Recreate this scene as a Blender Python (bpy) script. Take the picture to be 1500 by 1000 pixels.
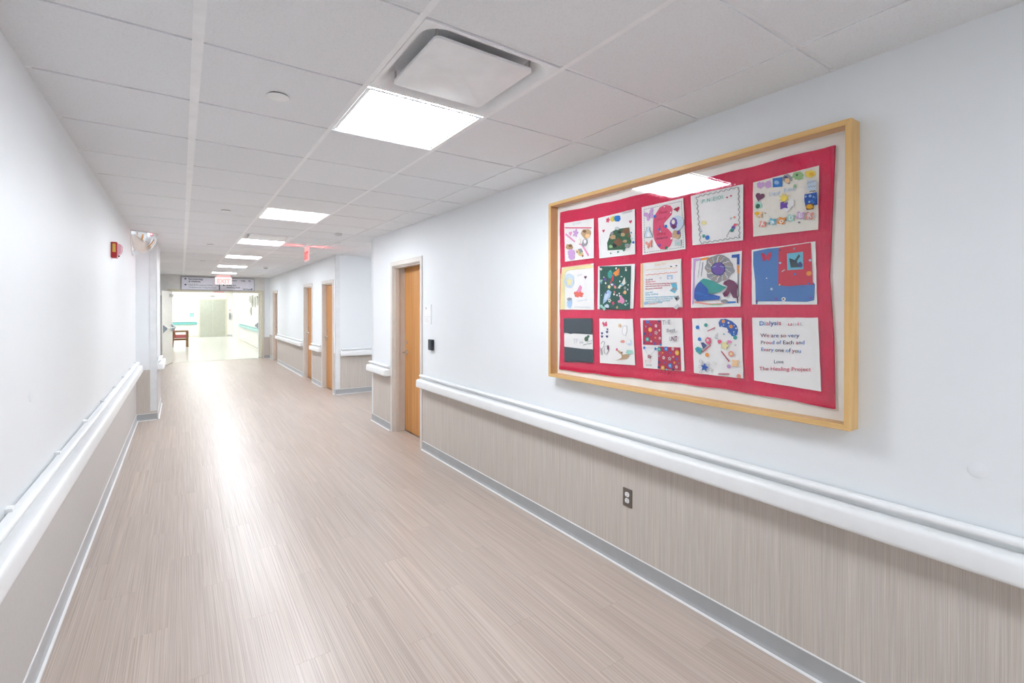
import bpy, bmesh, math, random
from mathutils import Vector, Matrix
random.seed(7)
scene = bpy.context.scene
for o in list(bpy.data.objects):
    bpy.data.objects.remove(o, do_unlink=True)

# ------------------------------------------------------------------ camera
YAW, PITCH, ROLL = math.radians(34.65142), math.radians(-0.34188), math.radians(0.0412356)
FPX, CY = 700.764, 456.508
EYE = Vector((0, 0, 1.5493))
FWD = Vector((math.sin(YAW)*math.cos(PITCH), math.cos(YAW)*math.cos(PITCH), math.sin(PITCH)))
_r = Vector((math.cos(YAW), -math.sin(YAW), 0)); _u = _r.cross(FWD)
RGT = _r*math.cos(ROLL) + _u*math.sin(ROLL)
UPV = -_r*math.sin(ROLL) + _u*math.cos(ROLL)
cam_d = bpy.data.cameras.new('camera'); cam = bpy.data.objects.new('camera', cam_d)
scene.collection.objects.link(cam)
cam_d.sensor_width = 36; cam_d.lens = FPX/1500*36; cam_d.shift_y = (CY-500)/1500
cam_d.clip_start = 0.02; cam_d.clip_end = 200
cam.matrix_world = Matrix(((RGT.x, UPV.x, -FWD.x, EYE.x), (RGT.y, UPV.y, -FWD.y, EYE.y),
                           (RGT.z, UPV.z, -FWD.z, EYE.z), (0, 0, 0, 1)))
scene.camera = cam

# ------------------------------------------------------------------ world, exposure
w = bpy.data.worlds.new('world'); scene.world = w; w.use_nodes = True
w.node_tree.nodes['Background'].inputs[0].default_value = (0.8, 0.85, 0.9, 1)
w.node_tree.nodes['Background'].inputs[1].default_value = 0.15
vs = scene.view_settings
vs.view_transform = 'Standard'; vs.look = 'None'; vs.gamma = 1; vs.use_curve_mapping = False
vs.exposure = 2.12
LAMP = 9.0            # radiance of the ceiling panels
LAMP_FAR = 1.75       # unseen panels added to brighten the lobby beyond the doors

# ------------------------------------------------------------------ sizes (metres)
H = 2.5197                       # ceiling height
XL, XR = -0.5153, 2.1915         # corridor wall faces
YJ = 8.33                        # where the left wall jogs in
XJ = -0.285
YA0, YA1 = 6.60, 8.90            # alcove on the right
XF = 2.288                       # right wall beyond the alcove
YC = 16.80                       # wall with the double doors
YE = 31.2                        # lift wall of the lobby
YB = -4.2                        # wall behind the camera
T = 0.6096
GX = [0.0524, 0.0524+T, 0.0524+2*T, 0.0524+3*T]   # long grid lines
GY0 = 2.6915

# ------------------------------------------------------------------ materials
MATS = {}
def srgb(r, g, b):
    f = lambda c: (c/255/12.92) if c/255 <= 0.04045 else ((c/255+0.055)/1.055)**2.4
    return (f(r), f(g), f(b))
class NT:
    def __init__(s, name):
        s.m = bpy.data.materials.new(name); s.m.use_nodes = True
        s.t = s.m.node_tree; s.b = s.t.nodes['Principled BSDF']
    def n(s, typ, **kw):
        nd = s.t.nodes.new(typ)
        for k, v in kw.items(): setattr(nd, k, v)
        return nd
    def l(s, a, b): s.t.links.new(a, b)
    def coords(s, scale, wrand=False, obj=False):
        if obj: src = s.n('ShaderNodeTexCoord').outputs['Object']
        else: src = s.n('ShaderNodeNewGeometry').outputs['Position']
        mp = s.n('ShaderNodeMapping'); mp.inputs['Scale'].default_value = scale
        s.l(src, mp.inputs['Vector']); return mp.outputs[0]
    def noise(s, scale, detail=4, rough=0.6, sc=1.0, rand=False, obj=False):
        nz = s.n('ShaderNodeTexNoise'); nz.inputs['Scale'].default_value = sc
        nz.inputs['Detail'].default_value = detail; nz.inputs['Roughness'].default_value = rough
        s.l(s.coords(scale, obj=obj), nz.inputs['Vector'])
        if rand:
            nz.noise_dimensions = '4D'
            oi = s.n('ShaderNodeObjectInfo'); mu = s.n('ShaderNodeMath', operation='MULTIPLY')
            mu.inputs[1].default_value = 91.7
            s.l(oi.outputs['Random'], mu.inputs[0]); s.l(mu.outputs[0], nz.inputs['W'])
        return nz.outputs['Fac']
    def ramp(s, fac, stops):
        r = s.n('ShaderNodeValToRGB'); e = r.color_ramp.elements
        while len(e) < len(stops): e.new(0.5)
        for el, (p, c) in zip(e, stops): el.position = p; el.color = (*c, 1)
        s.l(fac, r.inputs[0]); return r.outputs[0]
    def mix(s, a, b, fac, typ='MIX'):
        mx = s.n('ShaderNodeMix', data_type='RGBA', blend_type=typ)
        for sock, v in ((mx.inputs[6], a), (mx.inputs[7], b), (mx.inputs[0], fac)):
            if hasattr(v, 'is_linked'): s.l(v, sock)
            else: sock.default_value = (*v, 1) if isinstance(v, tuple) else v
        return mx.outputs[2]
    def bump(s, h, strength, dist=0.001):
        bp = s.n('ShaderNodeBump'); bp.inputs['Strength'].default_value = strength
        bp.inputs['Distance'].default_value = dist
        s.l(h, bp.inputs['Height']); s.l(bp.outputs[0], s.b.inputs['Normal'])
    def col(s, c):
        if hasattr(c, 'is_linked'): s.l(c, s.b.inputs['Base Color'])
        else: s.b.inputs['Base Color'].default_value = (*c, 1)
    def rough(s, v, spec=0.5, metal=0.0):
        s.b.inputs['Roughness'].default_value = v
        s.b.inputs['Specular IOR Level'].default_value = spec
        s.b.inputs['Metallic'].default_value = metal

def plain(name, c, rough=0.5, metal=0.0, spec=0.5, var=0.04):
    if name in MATS: return MATS[name]
    t = NT(name); f = t.noise((9, 9, 9), 3)
    lo = tuple(x*(1-var) for x in c); hi = tuple(min(1, x*(1+var)) for x in c)
    t.col(t.ramp(f, [(0.3, lo), (0.7, hi)])); t.rough(rough, spec, metal)
    MATS[name] = t.m; return t.m

def m_wall():
    t = NT('wall_paint'); f = t.noise((1.3, 1.3, 1.3), 3); g = t.noise((420, 420, 420), 2)
    t.col(t.ramp(f, [(0.3, (0.832, 0.86, 0.882)), (0.7, (0.857, 0.882, 0.902))]))
    t.rough(0.45, 0.35); t.bump(g, 0.12, 0.0006); return t.m
def m_wainscot():
    t = NT('wainscot_vinyl')
    a = t.noise((620, 620, 3.2), 5, 0.65); b = t.noise((110, 110, 1.4), 3, 0.6); c = t.noise((900, 900, 9), 2)
    base = t.ramp(a, [(0.30, (0.49, 0.43, 0.385)), (0.50, (0.61, 0.555, 0.505)), (0.68, (0.72, 0.68, 0.64))])
    base = t.mix(base, t.ramp(b, [(0.35, (0.93, 0.93, 0.935)), (0.65, (1.02, 1.0, 0.985))]), 1.0, 'MULTIPLY')
    t.col(base); t.rough(0.5, 0.3); t.bump(c, 0.25, 0.0008); return t.m
def m_wainscot_smooth():
    t = NT('wainscot_plain'); a = t.noise((300, 300, 60), 4, 0.6)
    t.col(t.ramp(a, [(0.3, (0.54, 0.515, 0.50)), (0.7, (0.62, 0.60, 0.585))])); t.rough(0.42, 0.4)
    t.bump(a, 0.1, 0.0005); return t.m
def m_floor():
    t = NT('floor_vinyl_plank')
    a = t.noise((260, 1.3, 1), 6, 0.56, rand=True); b = t.noise((34, 0.9, 1), 4, 0.6, rand=True)
    c = t.noise((480, 3, 1), 3, 0.6, rand=True)
    base = t.ramp(a, [(0.34, (0.42, 0.34, 0.285)), (0.46, (0.505, 0.42, 0.365)), (0.56, (0.565, 0.48, 0.425)), (0.68, (0.63, 0.555, 0.505))])
    base = t.mix(base, t.ramp(b, [(0.3, (0.91, 0.90, 0.91)), (0.7, (1.06, 1.05, 1.03))]), 1.0, 'MULTIPLY')
    base = t.mix(base, t.ramp(c, [(0.3, (0.92, 0.91, 0.90)), (0.55, (1.0, 1.0, 1.0))]), 1.0, 'MULTIPLY')
    oi = t.n('ShaderNodeObjectInfo')
    base = t.mix(base, t.ramp(oi.outputs['Random'], [(0.0, (0.955, 0.95, 0.95)), (1.0, (1.035, 1.03, 1.025))]), 1.0, 'MULTIPLY')
    t.col(base); t.rough(0.3, 0.6)
    rr = t.ramp(b, [(0.3, (0.29, 0.29, 0.29)), (0.7, (0.36, 0.36, 0.36))]); t.l(rr, t.b.inputs['Roughness'])
    t.bump(c, 0.04, 0.0006); return t.m
def m_tile():
    t = NT('ceiling_tile_mineral')
    a = t.noise((170, 170, 170), 5, 0.75); b = t.noise((520, 520, 520), 2, 0.6)
    base = t.ramp(a, [(0.30, (0.70, 0.715, 0.735)), (0.42, (0.825, 0.84, 0.86)), (0.62, (0.865, 0.88, 0.90))])
    oi = t.n('ShaderNodeObjectInfo')
    base = t.mix(base, t.ramp(oi.outputs['Random'], [(0.0, (0.965, 0.965, 0.97)), (1.0, (1.0, 1.0, 1.0))]), 1.0, 'MULTIPLY')
    t.col(base); t.rough(0.9, 0.15); t.bump(b, 0.35, 0.0015); return t.m
def m_wood(name, c0, c1, c2, scale, rough):
    t = NT(name); a = t.noise(scale, 5, 0.6, rand=True); b = t.noise(tuple(x*0.25 for x in scale), 3)
    base = t.ramp(a, [(0.28, c0), (0.5, c1), (0.74, c2)])
    base = t.mix(base, t.ramp(b, [(0.3, (0.93, 0.90, 0.86)), (0.7, (1.04, 1.04, 1.04))]), 1.0, 'MULTIPLY')
    t.col(base); t.rough(rough, 0.45); return t.m
def m_cloth(name, c, wr=1.0, var=0.10):
    if name in MATS: return MATS[name]
    t = NT(name)
    a = t.noise((30, 48, 20), 4, 0.6); b = t.noise((900, 900, 900), 2); v = t.noise((5, 5, 5), 3)
    t.col(t.ramp(v, [(0.3, tuple(x*(1-var) for x in c)), (0.7, tuple(min(1, x*(1+var*0.6)) for x in c))]))
    t.rough(0.85, 0.2)
    ad = t.n('ShaderNodeMath', operation='MULTIPLY_ADD'); ad.inputs[1].default_value = 0.06
    t.l(b, ad.inputs[0]); t.l(a, ad.inputs[2])
    t.bump(ad.outputs[0], 0.55*wr, 0.008); MATS[name] = t.m; return t.m
def m_emit(name, c, s):
    t = NT(name); e = t.n('ShaderNodeEmission'); e.inputs[0].default_value = (*c, 1); e.inputs[1].default_value = s
    t.l(e.outputs[0], t.t.nodes['Material Output'].inputs[0]); return t.m
def m_glass(name, tint=(1, 1, 1), ior=1.5, rough=0.0):
    t = NT(name); tr = t.n('ShaderNodeBsdfTransparent'); tr.inputs[0].default_value = (*tint, 1)
    gl = t.n('ShaderNodeBsdfGlossy'); gl.inputs['Roughness'].default_value = rough
    lw = t.n('ShaderNodeLayerWeight'); lw.inputs[0].default_value = 0.5          # Schlick, the same from both sides
    pw = t.n('ShaderNodeMath', operation='POWER'); pw.inputs[1].default_value = 5
    fr = t.n('ShaderNodeMath', operation='MULTIPLY_ADD'); fr.inputs[1].default_value = 0.95; fr.inputs[2].default_value = ((ior-1)/(ior+1))**2
    t.l(lw.outputs['Facing'], pw.inputs[0]); t.l(pw.outputs[0], fr.inputs[0])
    mx = t.n('ShaderNodeMixShader'); t.l(fr.outputs[0], mx.inputs[0]); t.l(tr.outputs[0], mx.inputs[1]); t.l(gl.outputs[0], mx.inputs[2])
    t.l(mx.outputs[0], t.t.nodes['Material Output'].inputs[0]); return t.m

WALL, WAIN, WAIN2, FLOOR, TILE = m_wall(), m_wainscot(), m_wainscot_smooth(), m_floor(), m_tile()
GRID = plain('grid_white_metal', (0.895, 0.905, 0.92), 0.45)
RAILM = plain('rail_white_vinyl', (0.86, 0.87, 0.875), 0.38, spec=0.5, var=0.02)
BASEG = plain('base_grey_rubber', (0.40, 0.405, 0.41), 0.45)
BEAD = plain('bead_white', (0.80, 0.80, 0.80), 0.35)
GUARD = plain('corner_guard_white', (0.79, 0.81, 0.82), 0.35)
FRAMEP = plain('door_frame_taupe', (0.70, 0.65, 0.605), 0.4)
MAPLE = m_wood('frame_maple', (0.66, 0.40, 0.15), (0.74, 0.475, 0.195), (0.80, 0.55, 0.26), (40, 2, 40), 0.42)
MAPLEV = m_wood('frame_maple_upright', (0.66, 0.40, 0.15), (0.74, 0.475, 0.195), (0.80, 0.55, 0.26), (40, 40, 2), 0.42)
DOORW = m_wood('door_wood_veneer', (0.52, 0.22, 0.055), (0.61, 0.285, 0.085), (0.70, 0.365, 0.135), (26, 26, 0.9), 0.38)
STEEL = plain('brushed_steel', (0.60, 0.60, 0.58), 0.35, metal=1.0)
CHROME = plain('chrome', (0.72, 0.70, 0.68), 0.2, metal=1.0)
MAT_W = plain('mat_board_white', (0.93, 0.92, 0.89), 0.8)
WHITE_M = plain('white_metal', (0.86, 0.87, 0.885), 0.4)
PLATE = plain('outlet_plate_bronze', (0.16, 0.135, 0.115), 0.4, metal=0.3)
WPLAST = plain('white_plastic', (0.88, 0.89, 0.90), 0.4)
BLACK = plain('black_plastic', (0.012, 0.016, 0.022), 0.35)
DARK = plain('dark_slot', (0.03, 0.03, 0.03), 0.6)
DUCT = plain('duct_grey', (0.36, 0.36, 0.37), 0.5)
REDP = plain('alarm_red', (0.50, 0.015, 0.02), 0.35)
YELP = plain('alarm_yellow_print', (0.75, 0.50, 0.10), 0.5)
CREAM = plain('lobby_cream_paint', (0.84, 0.835, 0.79), 0.5)
CREAMD = plain('lobby_beige_metal', (0.66, 0.62, 0.50), 0.4)
GREIGE = plain('header_greige', (0.78, 0.775, 0.75), 0.5)
TEAL = plain('teal_vinyl', (0.16, 0.47, 0.44), 0.4)
TEALL = plain('pale_teal_vinyl', (0.36, 0.62, 0.60), 0.4)
LOBBYF = plain('lobby_floor_cream', (0.72, 0.71, 0.66), 0.14, spec=0.6)
LIFT = plain('lift_door_steel', (0.52, 0.54, 0.46), 0.32, metal=0.7)
CHAIRW = m_wood('chair_wood', (0.13, 0.06, 0.025), (0.20, 0.10, 0.045), (0.27, 0.14, 0.07), (20, 20, 3), 0.4)
CHAIRR = plain('chair_red_vinyl', (0.42, 0.10, 0.10), 0.45)
CHAIRL = plain('chair_pale_vinyl', (0.66, 0.60, 0.55), 0.5)
SIGNB = plain('sign_pale_lilac', (0.78, 0.79, 0.88), 0.45)
SIGNE = plain('sign_edge_grey', (0.16, 0.16, 0.19), 0.4)
INK = plain('sign_ink', (0.03, 0.03, 0.06), 0.5)
INKG = plain('sign_ink_grey', (0.36, 0.37, 0.42), 0.5)
INKR = plain('sign_ink_red', (0.40, 0.03, 0.08), 0.5)
LENS = m_emit('lamp_lens', (0.89, 0.945, 1.0), LAMP)
LENSF = m_emit('lamp_lens_lobby', (0.95, 0.985, 1.0), LAMP_FAR)
EXITR = m_emit('exit_red_glow', (1.0, 0.10, 0.10), 0.30)
EXITL = m_emit('exit_red_letters', (1.0, 0.56, 0.53), 0.25)
EXITW = m_emit('exit_panel_glow', (1.0, 0.93, 0.92), 0.25)
EXITP = m_emit('exit_panel_pink_glow', (1.0, 0.52, 0.52), 0.24)
GLASS = m_glass('picture_glass', (0.997, 0.998, 0.998), 1.52)
ACRYL = m_glass('strobe_clear_cover', (0.92, 0.80, 0.86), 1.45, 0.05)
MIRROR = plain('dome_mirror', (0.86, 0.87, 0.88), 0.09, metal=1.0, var=0.01)

# ------------------------------------------------------------------ builders
COL = scene.collection
def link(name, me, mat, parent=None, mats=None):
    o = bpy.data.objects.new(name, me); COL.objects.link(o)
    if mats:
        for m in mats: me.materials.append(m)
    elif mat is not None and not me.materials: me.materials.append(mat)
    if parent is not None: o.parent = parent
    return o
def empty(name, loc=(0, 0, 0)):
    o = bpy.data.objects.new(name, None); COL.objects.link(o); o.location = loc; o.empty_display_size = 0.1
    return o
def tag(o, label=None, cat=None, group=None, kind=None):
    if label: o['label'] = label
    if cat: o['category'] = cat
    if group: o['group'] = group
    if kind: o['kind'] = kind
    return o
def keep(child, parent):
    """parent a world-placed object under a root that has a location"""
    child.parent = parent
    child.matrix_parent_inverse = Matrix.Translation(-Vector(parent.location))
    return child
class B:
    def __init__(s): s.bm = bmesh.new()
    def box(s, x0, x1, y0, y1, z0, z1, bev=0):
        v = [s.bm.verts.new((x, y, z)) for x in (x0, x1) for y in (y0, y1) for z in (z0, z1)]
        fs = [s.bm.faces.new([v[i] for i in q]) for q in
              ((0, 1, 3, 2), (4, 6, 7, 5), (0, 4, 5, 1), (2, 3, 7, 6), (0, 2, 6, 4), (1, 5, 7, 3))]
        if bev:
            ed = list({e for f in fs for e in f.edges})
            bmesh.ops.bevel(s.bm, geom=ed, offset=bev, segments=2, affect='EDGES', profile=0.6)
        return s
    def prism(s, pts, a, b, place):
        """polygon pts (2-D) swept from a to b; place(p, q, t) -> 3-D"""
        r0 = [s.bm.verts.new(place(p, q, a)) for p, q in pts]; r1 = [s.bm.verts.new(place(p, q, b)) for p, q in pts]
        n = len(pts)
        for i in range(n): s.bm.faces.new((r0[i], r0[(i+1) % n], r1[(i+1) % n], r1[i]))
        s.bm.faces.new(r0[::-1]); s.bm.faces.new(r1); return s
    def loft(s, rings, cap0=False, cap1=False):
        R = [[s.bm.verts.new(p) for p in r] for r in rings]; n = len(R[0])
        for a, b in zip(R, R[1:]):
            for i in range(n): s.bm.faces.new((a[i], a[(i+1) % n], b[(i+1) % n], b[i]))
        if cap0: s.bm.faces.new(R[0][::-1])
        if cap1: s.bm.faces.new(R[-1])
        return s
    def lathe(s, prof, c, seg=20, axis='z'):
        rings = []
        for r, h in prof:
            ring = []
            for i in range(seg):
                a = 2*math.pi*i/seg; u, v = max(r, 1e-4)*math.cos(a), max(r, 1e-4)*math.sin(a)
                p = {'z': (u, v, h), 'y': (u, h, v), 'x': (h, u, v)}[axis]
                ring.append((c[0]+p[0], c[1]+p[1], c[2]+p[2]))
            rings.append(ring)
        return s.loft(rings, True, True)
    def tube(s, pts, r, seg=10):
        pts = [Vector(p) for p in pts]; rings = []
        for i, p in enumerate(pts):
            d = (pts[min(i+1, len(pts)-1)]-pts[max(i-1, 0)]).normalized()
            a = d.orthogonal().normalized() if i == 0 else (a - d*a.dot(d)).normalized()
            b = d.cross(a)
            rings.append([p + a*r*math.cos(2*math.pi*k/seg) + b*r*math.sin(2*math.pi*k/seg) for k in range(seg)])
        return s.loft(rings, True, True)
    def mesh(s, smooth=0):
        bmesh.ops.recalc_face_normals(s.bm, faces=s.bm.faces)
        me = bpy.data.meshes.new('m'); s.bm.to_mesh(me); s.bm.free()
        if smooth:
            me.polygons.foreach_set('use_smooth', [True]*len(me.polygons))
            me.set_sharp_from_angle(angle=math.radians(smooth))
        return me
    def obj(s, name, mat, parent=None, smooth=0):
        return link(name, s.mesh(smooth), mat, parent)
def struct(o): o['kind'] = 'structure'; return o
def rrect(x0, x1, y0, y1, r, seg=6):
    pts = []
    for cx, cy, a0 in ((x1-r, y1-r, 0), (x0+r, y1-r, 90), (x0+r, y0+r, 180), (x1-r, y0+r, 270)):
        for i in range(seg+1):
            a = math.radians(a0+90*i/seg); pts.append((cx+r*math.cos(a), cy+r*math.sin(a)))
    return pts
# text lying on a plane: right / up / normal axes
AX_RIGHT = (Vector((0, -1, 0)), Vector((0, 0, 1)), Vector((-1, 0, 0)))     # on walls that face -X
AX_END = (Vector((1, 0, 0)), Vector((0, 0, 1)), Vector((0, -1, 0)))        # on walls that face -Y
AX_LEFT = (Vector((0, 1, 0)), Vector((0, 0, 1)), Vector((1, 0, 0)))        # on walls that face +X
def text(name, body, size, mats, pos, ax, parent=None, cidx=None, align='LEFT', xs=1.0, offs=0.0):
    cu = bpy.data.curves.new('t', 'FONT'); cu.body = body; cu.size = size; cu.align_x = align
    cu.extrude = 0.0004; cu.offset = offs; cu.resolution_u = 2
    for m in mats: cu.materials.append(m)
    if cidx:
        for i, k in enumerate(cidx[:len(body)]): cu.body_format[i].material_index = k
    t = bpy.data.objects.new('t', cu); COL.objects.link(t)
    dg = bpy.context.evaluated_depsgraph_get(); dg.update()
    me = bpy.data.meshes.new_from_object(t.evaluated_get(dg))
    bpy.data.objects.remove(t); bpy.data.curves.remove(cu)
    r, u, n = ax; p = Vector(pos)
    for v in me.vertices: v.co = p + r*v.co.x*xs + u*v.co.y + n*v.co.z
    return link(name, me, None, parent)

# ------------------------------------------------------------------ the setting: floor
ROOM_X0, ROOM_X1 = -1.7, 4.3

fl = struct(B().box(ROOM_X0-0.2, ROOM_X1+0.2, YB-0.2, YC, -0.10, -0.003).obj('floor', FLOOR))
PW, PL = 0.1524, 1.2192
plank_me = None
ncol = int((XF-XL)/PW)+1
for c in range(ncol):
    off = (c*0.377) % 1 * PL
    x0 = XL + c*PW; x1 = min(x0+PW, XF+0.02)
    r = 0
    y = -1.1 - off
    while y < YC:
        y0, y1 = max(y, -1.6), min(y+PL, YC)
        y += PL
        if y1 - y0 < 0.05: continue
        full = abs((y1-y0)-PL) < 1e-4 and abs((x1-x0)-PW) < 1e-4
        if full:
            if plank_me is None:
                plank_me = B().box(0.0002, PW-0.0002, 0.0003, PL-0.0003, -0.0028, 0.0).mesh(); plank_me.materials.append(FLOOR)
            me = plank_me
        else:
            me = B().box(0.0002, x1-x0-0.0002, 0.0003, y1-y0-0.0003, -0.0028, 0.0).mesh(); me.materials.append(FLOOR)
        o = bpy.data.objects.new('plank', me); COL.objects.link(o); o.location = (x0, y0, 0); o.parent = fl
struct(B().box(-4.2, 4.2, YC, YE+0.2, -0.10, 0.001).obj('floor_lobby', LOBBYF))
struct(B().box(-0.25, 2.06, YC-0.02, YC+0.03, 0.0008, 0.004).obj('trim_threshold', CREAMD))

# ------------------------------------------------------------------ walls
struct(B().box(XL-0.3, XL, YB-0.2, YJ, 0, H).obj('wall_left', WALL))
struct(B().box(XL-0.3, XJ, YJ, 9.7, 0, H).obj('wall_left_return', WALL))
struct(B().box(-1.9, -1.7, 9.5, YC, 0, H).obj('wall_left_alcove', WALL))
struct(B().box(-1.9, XL-0.3, 9.5, 9.7, 0, H).obj('wall_left_alcove_side', WALL))
D1 = (4.955, 5.815, 2.085)          # opening of the near door
wr = B()
wr.box(XR, XR+0.3, YB-0.2, D1[0], 0, H); wr.box(XR, XR+0.3, D1[1], YA0, 0, H); wr.box(XR, XR+0.3, D1[0], D1[1], D1[2], H)
struct(wr.obj('wall_right', WALL))
struct(B().box(XR+0.3, ROOM_X1, YA0-0.2, YA0, 0, H).obj('wall_alcove_near', WALL))
struct(B().box(ROOM_X1, ROOM_X1+0.2, YA0-0.2, YA1+0.2, 0, H).obj('wall_alcove_end', WALL))
DF = [(9.09, 9.86), (10.79, 11.58), (15.25, 16.02)]; DFZ = 2.035
wf = B(); yy = YA1
for a, b in DF:
    wf.box(XF, XF+0.3, yy, a, 0, H); wf.box(XF, XF+0.3, a, b, DFZ, H); yy = b
wf.box(XF, XF+0.3, yy, YC, 0, H)
struct(wf.obj('wall_right_far', WALL))
struct(B().box(XF+0.3, ROOM_X1, YA1, YA1+0.3, 0, H).obj('wall_alcove_far', WALL))
struct(B().box(XL-0.3, XR+0.3, YB-0.2, YB, 0, H).obj('wall_behind', WALL))
OX0, OX1, OZ = -0.25, 2.055, 2.045
wc = B(); wc.box(-1.9, OX0, YC, YC+0.25, 0, H); wc.box(OX0, OX1, YC, YC+0.25, OZ, H); wc.box(OX1, XF+0.3, YC, YC+0.25, 0, H)
wcross = struct(wc.obj('wall_double_door', GREIGE))
for x0, x1 in ((-0.50, -0.345), (-0.340, 2.155)):                     # flat panels over the doors
    B().box(x0, x1, YC-0.012, YC, OZ+0.055, H, 0.002).obj('header_panel', GREIGE, wcross)
B().box(2.16, XF, YC-0.012, YC, 0.66, H).obj('painted_panel', WALL, wcross)
B().box(2.135, XF, YC-0.010, YC, 0.09, 0.66).obj('wainscot', WAIN, wcross)
# wainscots as parts of their walls
def wains(wall, name, x0, x1, y0, y1, mat, z1=0.74):
    B().box(x0, x1, y0, y1, 0.07, z1, 0).obj(name, mat, bpy.data.objects[wall])
wains('wall_right', 'wainscot', XR-0.004, XR+0.01, YB, D1[0]-0.03, WAIN)
wains('wall_right', 'wainscot', XR-0.004, XR+0.01, D1[1]+0.03, YA0-0.004, WAIN)
wains('wall_left', 'wainscot', XL-0.01, XL+0.004, YB, YJ-0.002, WAIN2)
wains('wall_left_return', 'wainscot', XL, XJ-0.002, YJ-0.004, YJ+0.01, WAIN, 0.70)
wains('wall_left_return', 'wainscot', XJ-0.01, XJ+0.004, YJ+0.0, 9.7, WAIN2, 0.70)
wains('wall_alcove_far', 'wainscot', XF, ROOM_X1, YA1-0.004, YA1+0.01, WAIN)
prev = YA1
for a, b in DF + [(YC-0.012, 0)]:
    if a-0.04 > prev: wains('wall_right_far', 'wainscot', XF-0.004, XF+0.01, prev+0.001, a-0.03, WAIN)
    prev = b + 0.03
# alcove face of the far wall uses the same paint, lobby walls are cream
struct(B().box(-4.2, 4.2, YE, YE+0.2, 0, 2.8).obj('wall_lobby_end', CREAM))
struct(B().box(2.36, 2.56, YC+0.25, YE, 0, 2.8).obj('wall_lobby_right', CREAM))
struct(B().box(-4.4, -4.2, YC+0.25, YE, 0, 2.8).obj('wall_lobby_left', CREAM))
struct(B().box(-4.2, -1.9, YC+0.05, YC+0.25, 0, 2.8).obj('wall_lobby_near', CREAM))
struct(B().box(-4.4, 4.2, YC+0.1, YE+0.2, 2.75, 2.85).obj('ceiling_lobby', CREAM))
struct(B().box(-1.9, 2.6, YC+0.1, YC+0.25, H, 2.8).obj('wall_lobby_header', CREAM))

# ------------------------------------------------------------------ baseboards (cove base with pale caulk lines)
def baseboard(name, p0, p1, nrm, mat=BASEG):
    p0, p1, n = Vector(p0), Vector(p1), Vector(nrm); d = (p1-p0); L = d.length; d.normalize()
    place = lambda a, z, t: p0 + d*t + n*a + Vector((0, 0, z))
    o = B().prism([(0, 0), (0.022, 0), (0.019, 0.004), (0.010, 0.012), (0.0075, 0.025), (0.0075, 0.091), (0, 0.093)], 0, L, place).obj(name, mat, None, 40)
    struct(o)
    B().prism([(0.0, 0.0915), (0.009, 0.0905), (0.007, 0.0955), (0, 0.0965)], 0, L, place).obj('caulk_bead', BEAD, o)
    B().prism([(0.016, 0.0), (0.027, 0.0), (0.025, 0.004), (0.016, 0.007)], 0, L, place).obj('toe_bead', BEAD, o)
    return o
baseboard('baseboard_right', (XR, YB, 0), (XR, D1[0]-0.06, 0), (-1, 0, 0))
baseboard('baseboard_right_corner', (XR, D1[1]+0.06, 0), (XR, YA0, 0), (-1, 0, 0))
BASEL = plain('base_pale_grey_rubber', (0.50, 0.505, 0.52), 0.4)
baseboard('baseboard_left', (XL, YB, 0), (XL, YJ, 0), (1, 0, 0), BASEL)
baseboard('baseboard_return', (XL, YJ, 0), (XJ, YJ, 0), (0, -1, 0))
baseboard('baseboard_left_far', (XJ, YJ, 0), (XJ, 9.7, 0), (1, 0, 0), BASEL)
baseboard('baseboard_alcove', (XF, YA1, 0), (ROOM_X1, YA1, 0), (0, -1, 0))
baseboard('baseboard_door_wall', (2.14, YC, 0), (XF, YC, 0), (0, -1, 0))
prev = YA1
for i, (a, b) in enumerate(DF + [(YC, 0)]):
    if a-0.06 > prev+0.02: baseboard('baseboard_far_%d' % (i+1), (XF, prev, 0), (XF, a-0.06, 0), (-1, 0, 0), BASEL)
    prev = b + 0.06

# ------------------------------------------------------------------ corner guards
def guard(n, x, y, sx, sy, z0, z1, wx=0.075, wy=0.06):
    """L-shaped guard wrapping an outside corner at (x, y); faces towards sx, sy"""
    b = B(); t = 0.005
    b.box(min(x-sx*wx, x+sx*t), max(x-sx*wx, x+sx*t), min(y, y+sy*t), max(y, y+sy*t), z0, z1, 0.0015)
    b.box(min(x, x+sx*t), max(x, x+sx*t), min(y-sy*wy, y+sy*t), max(y-sy*wy, y+sy*t), z0, z1, 0.0015)
    struct(b.obj('trim_%d' % n, GUARD))
guard(1, XJ, YJ, 1, -1, 0.125, H-0.002)
guard(2, XR, YA0, -1, 1, 0.10, H-0.004, 0.05, 0.045)
guard(3, XF, YA1, -1, -1, 0.10, H-0.002, 0.075, 0.05)

# ------------------------------------------------------------------ ceiling
ceil = struct(B().box(-1.9, 4.5, YB-0.2, YC+0.1, H+0.06, H+0.10).obj('ceiling', TILE))
LIGHT_K = [-11, -7, -1, 4, 8, 12, 16, 20]      # rows (from row k to k+1) that hold a light panel
DIFF_K = [-2, 7]
kmin, kmax = -12, 23
cols = [(XL-0.02, GX[0]), (GX[0], GX[1]), (GX[1], GX[2]), (GX[2], GX[3]), (GX[3], XF+0.02)]
ZT = H
tile_cache = {}
def tile(x0, x1, y0, y1):
    key = (round(x1-x0, 4), round(y1-y0, 4))
    if key not in tile_cache:
        me = B().box(0.009, key[0]-0.009, 0.009, key[1]-0.009, 0, 0.016, 0.0015).mesh(); me.materials.append(TILE); tile_cache[key] = me
    o = bpy.data.objects.new('ceiling_tile', tile_cache[key]); COL.objects.link(o); o.location = (x0, y0, ZT); o.parent = ceil
rowy = lambda k: GY0 + T*k
for k in range(kmin, kmax+1):
    y0, y1 = rowy(k), rowy(k+1)
    for ci, (x0, x1) in enumerate(cols):
        if ci == 2 and (k in LIGHT_K or k in DIFF_K): continue
        tile(x0, x1, y0, y1)
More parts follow.
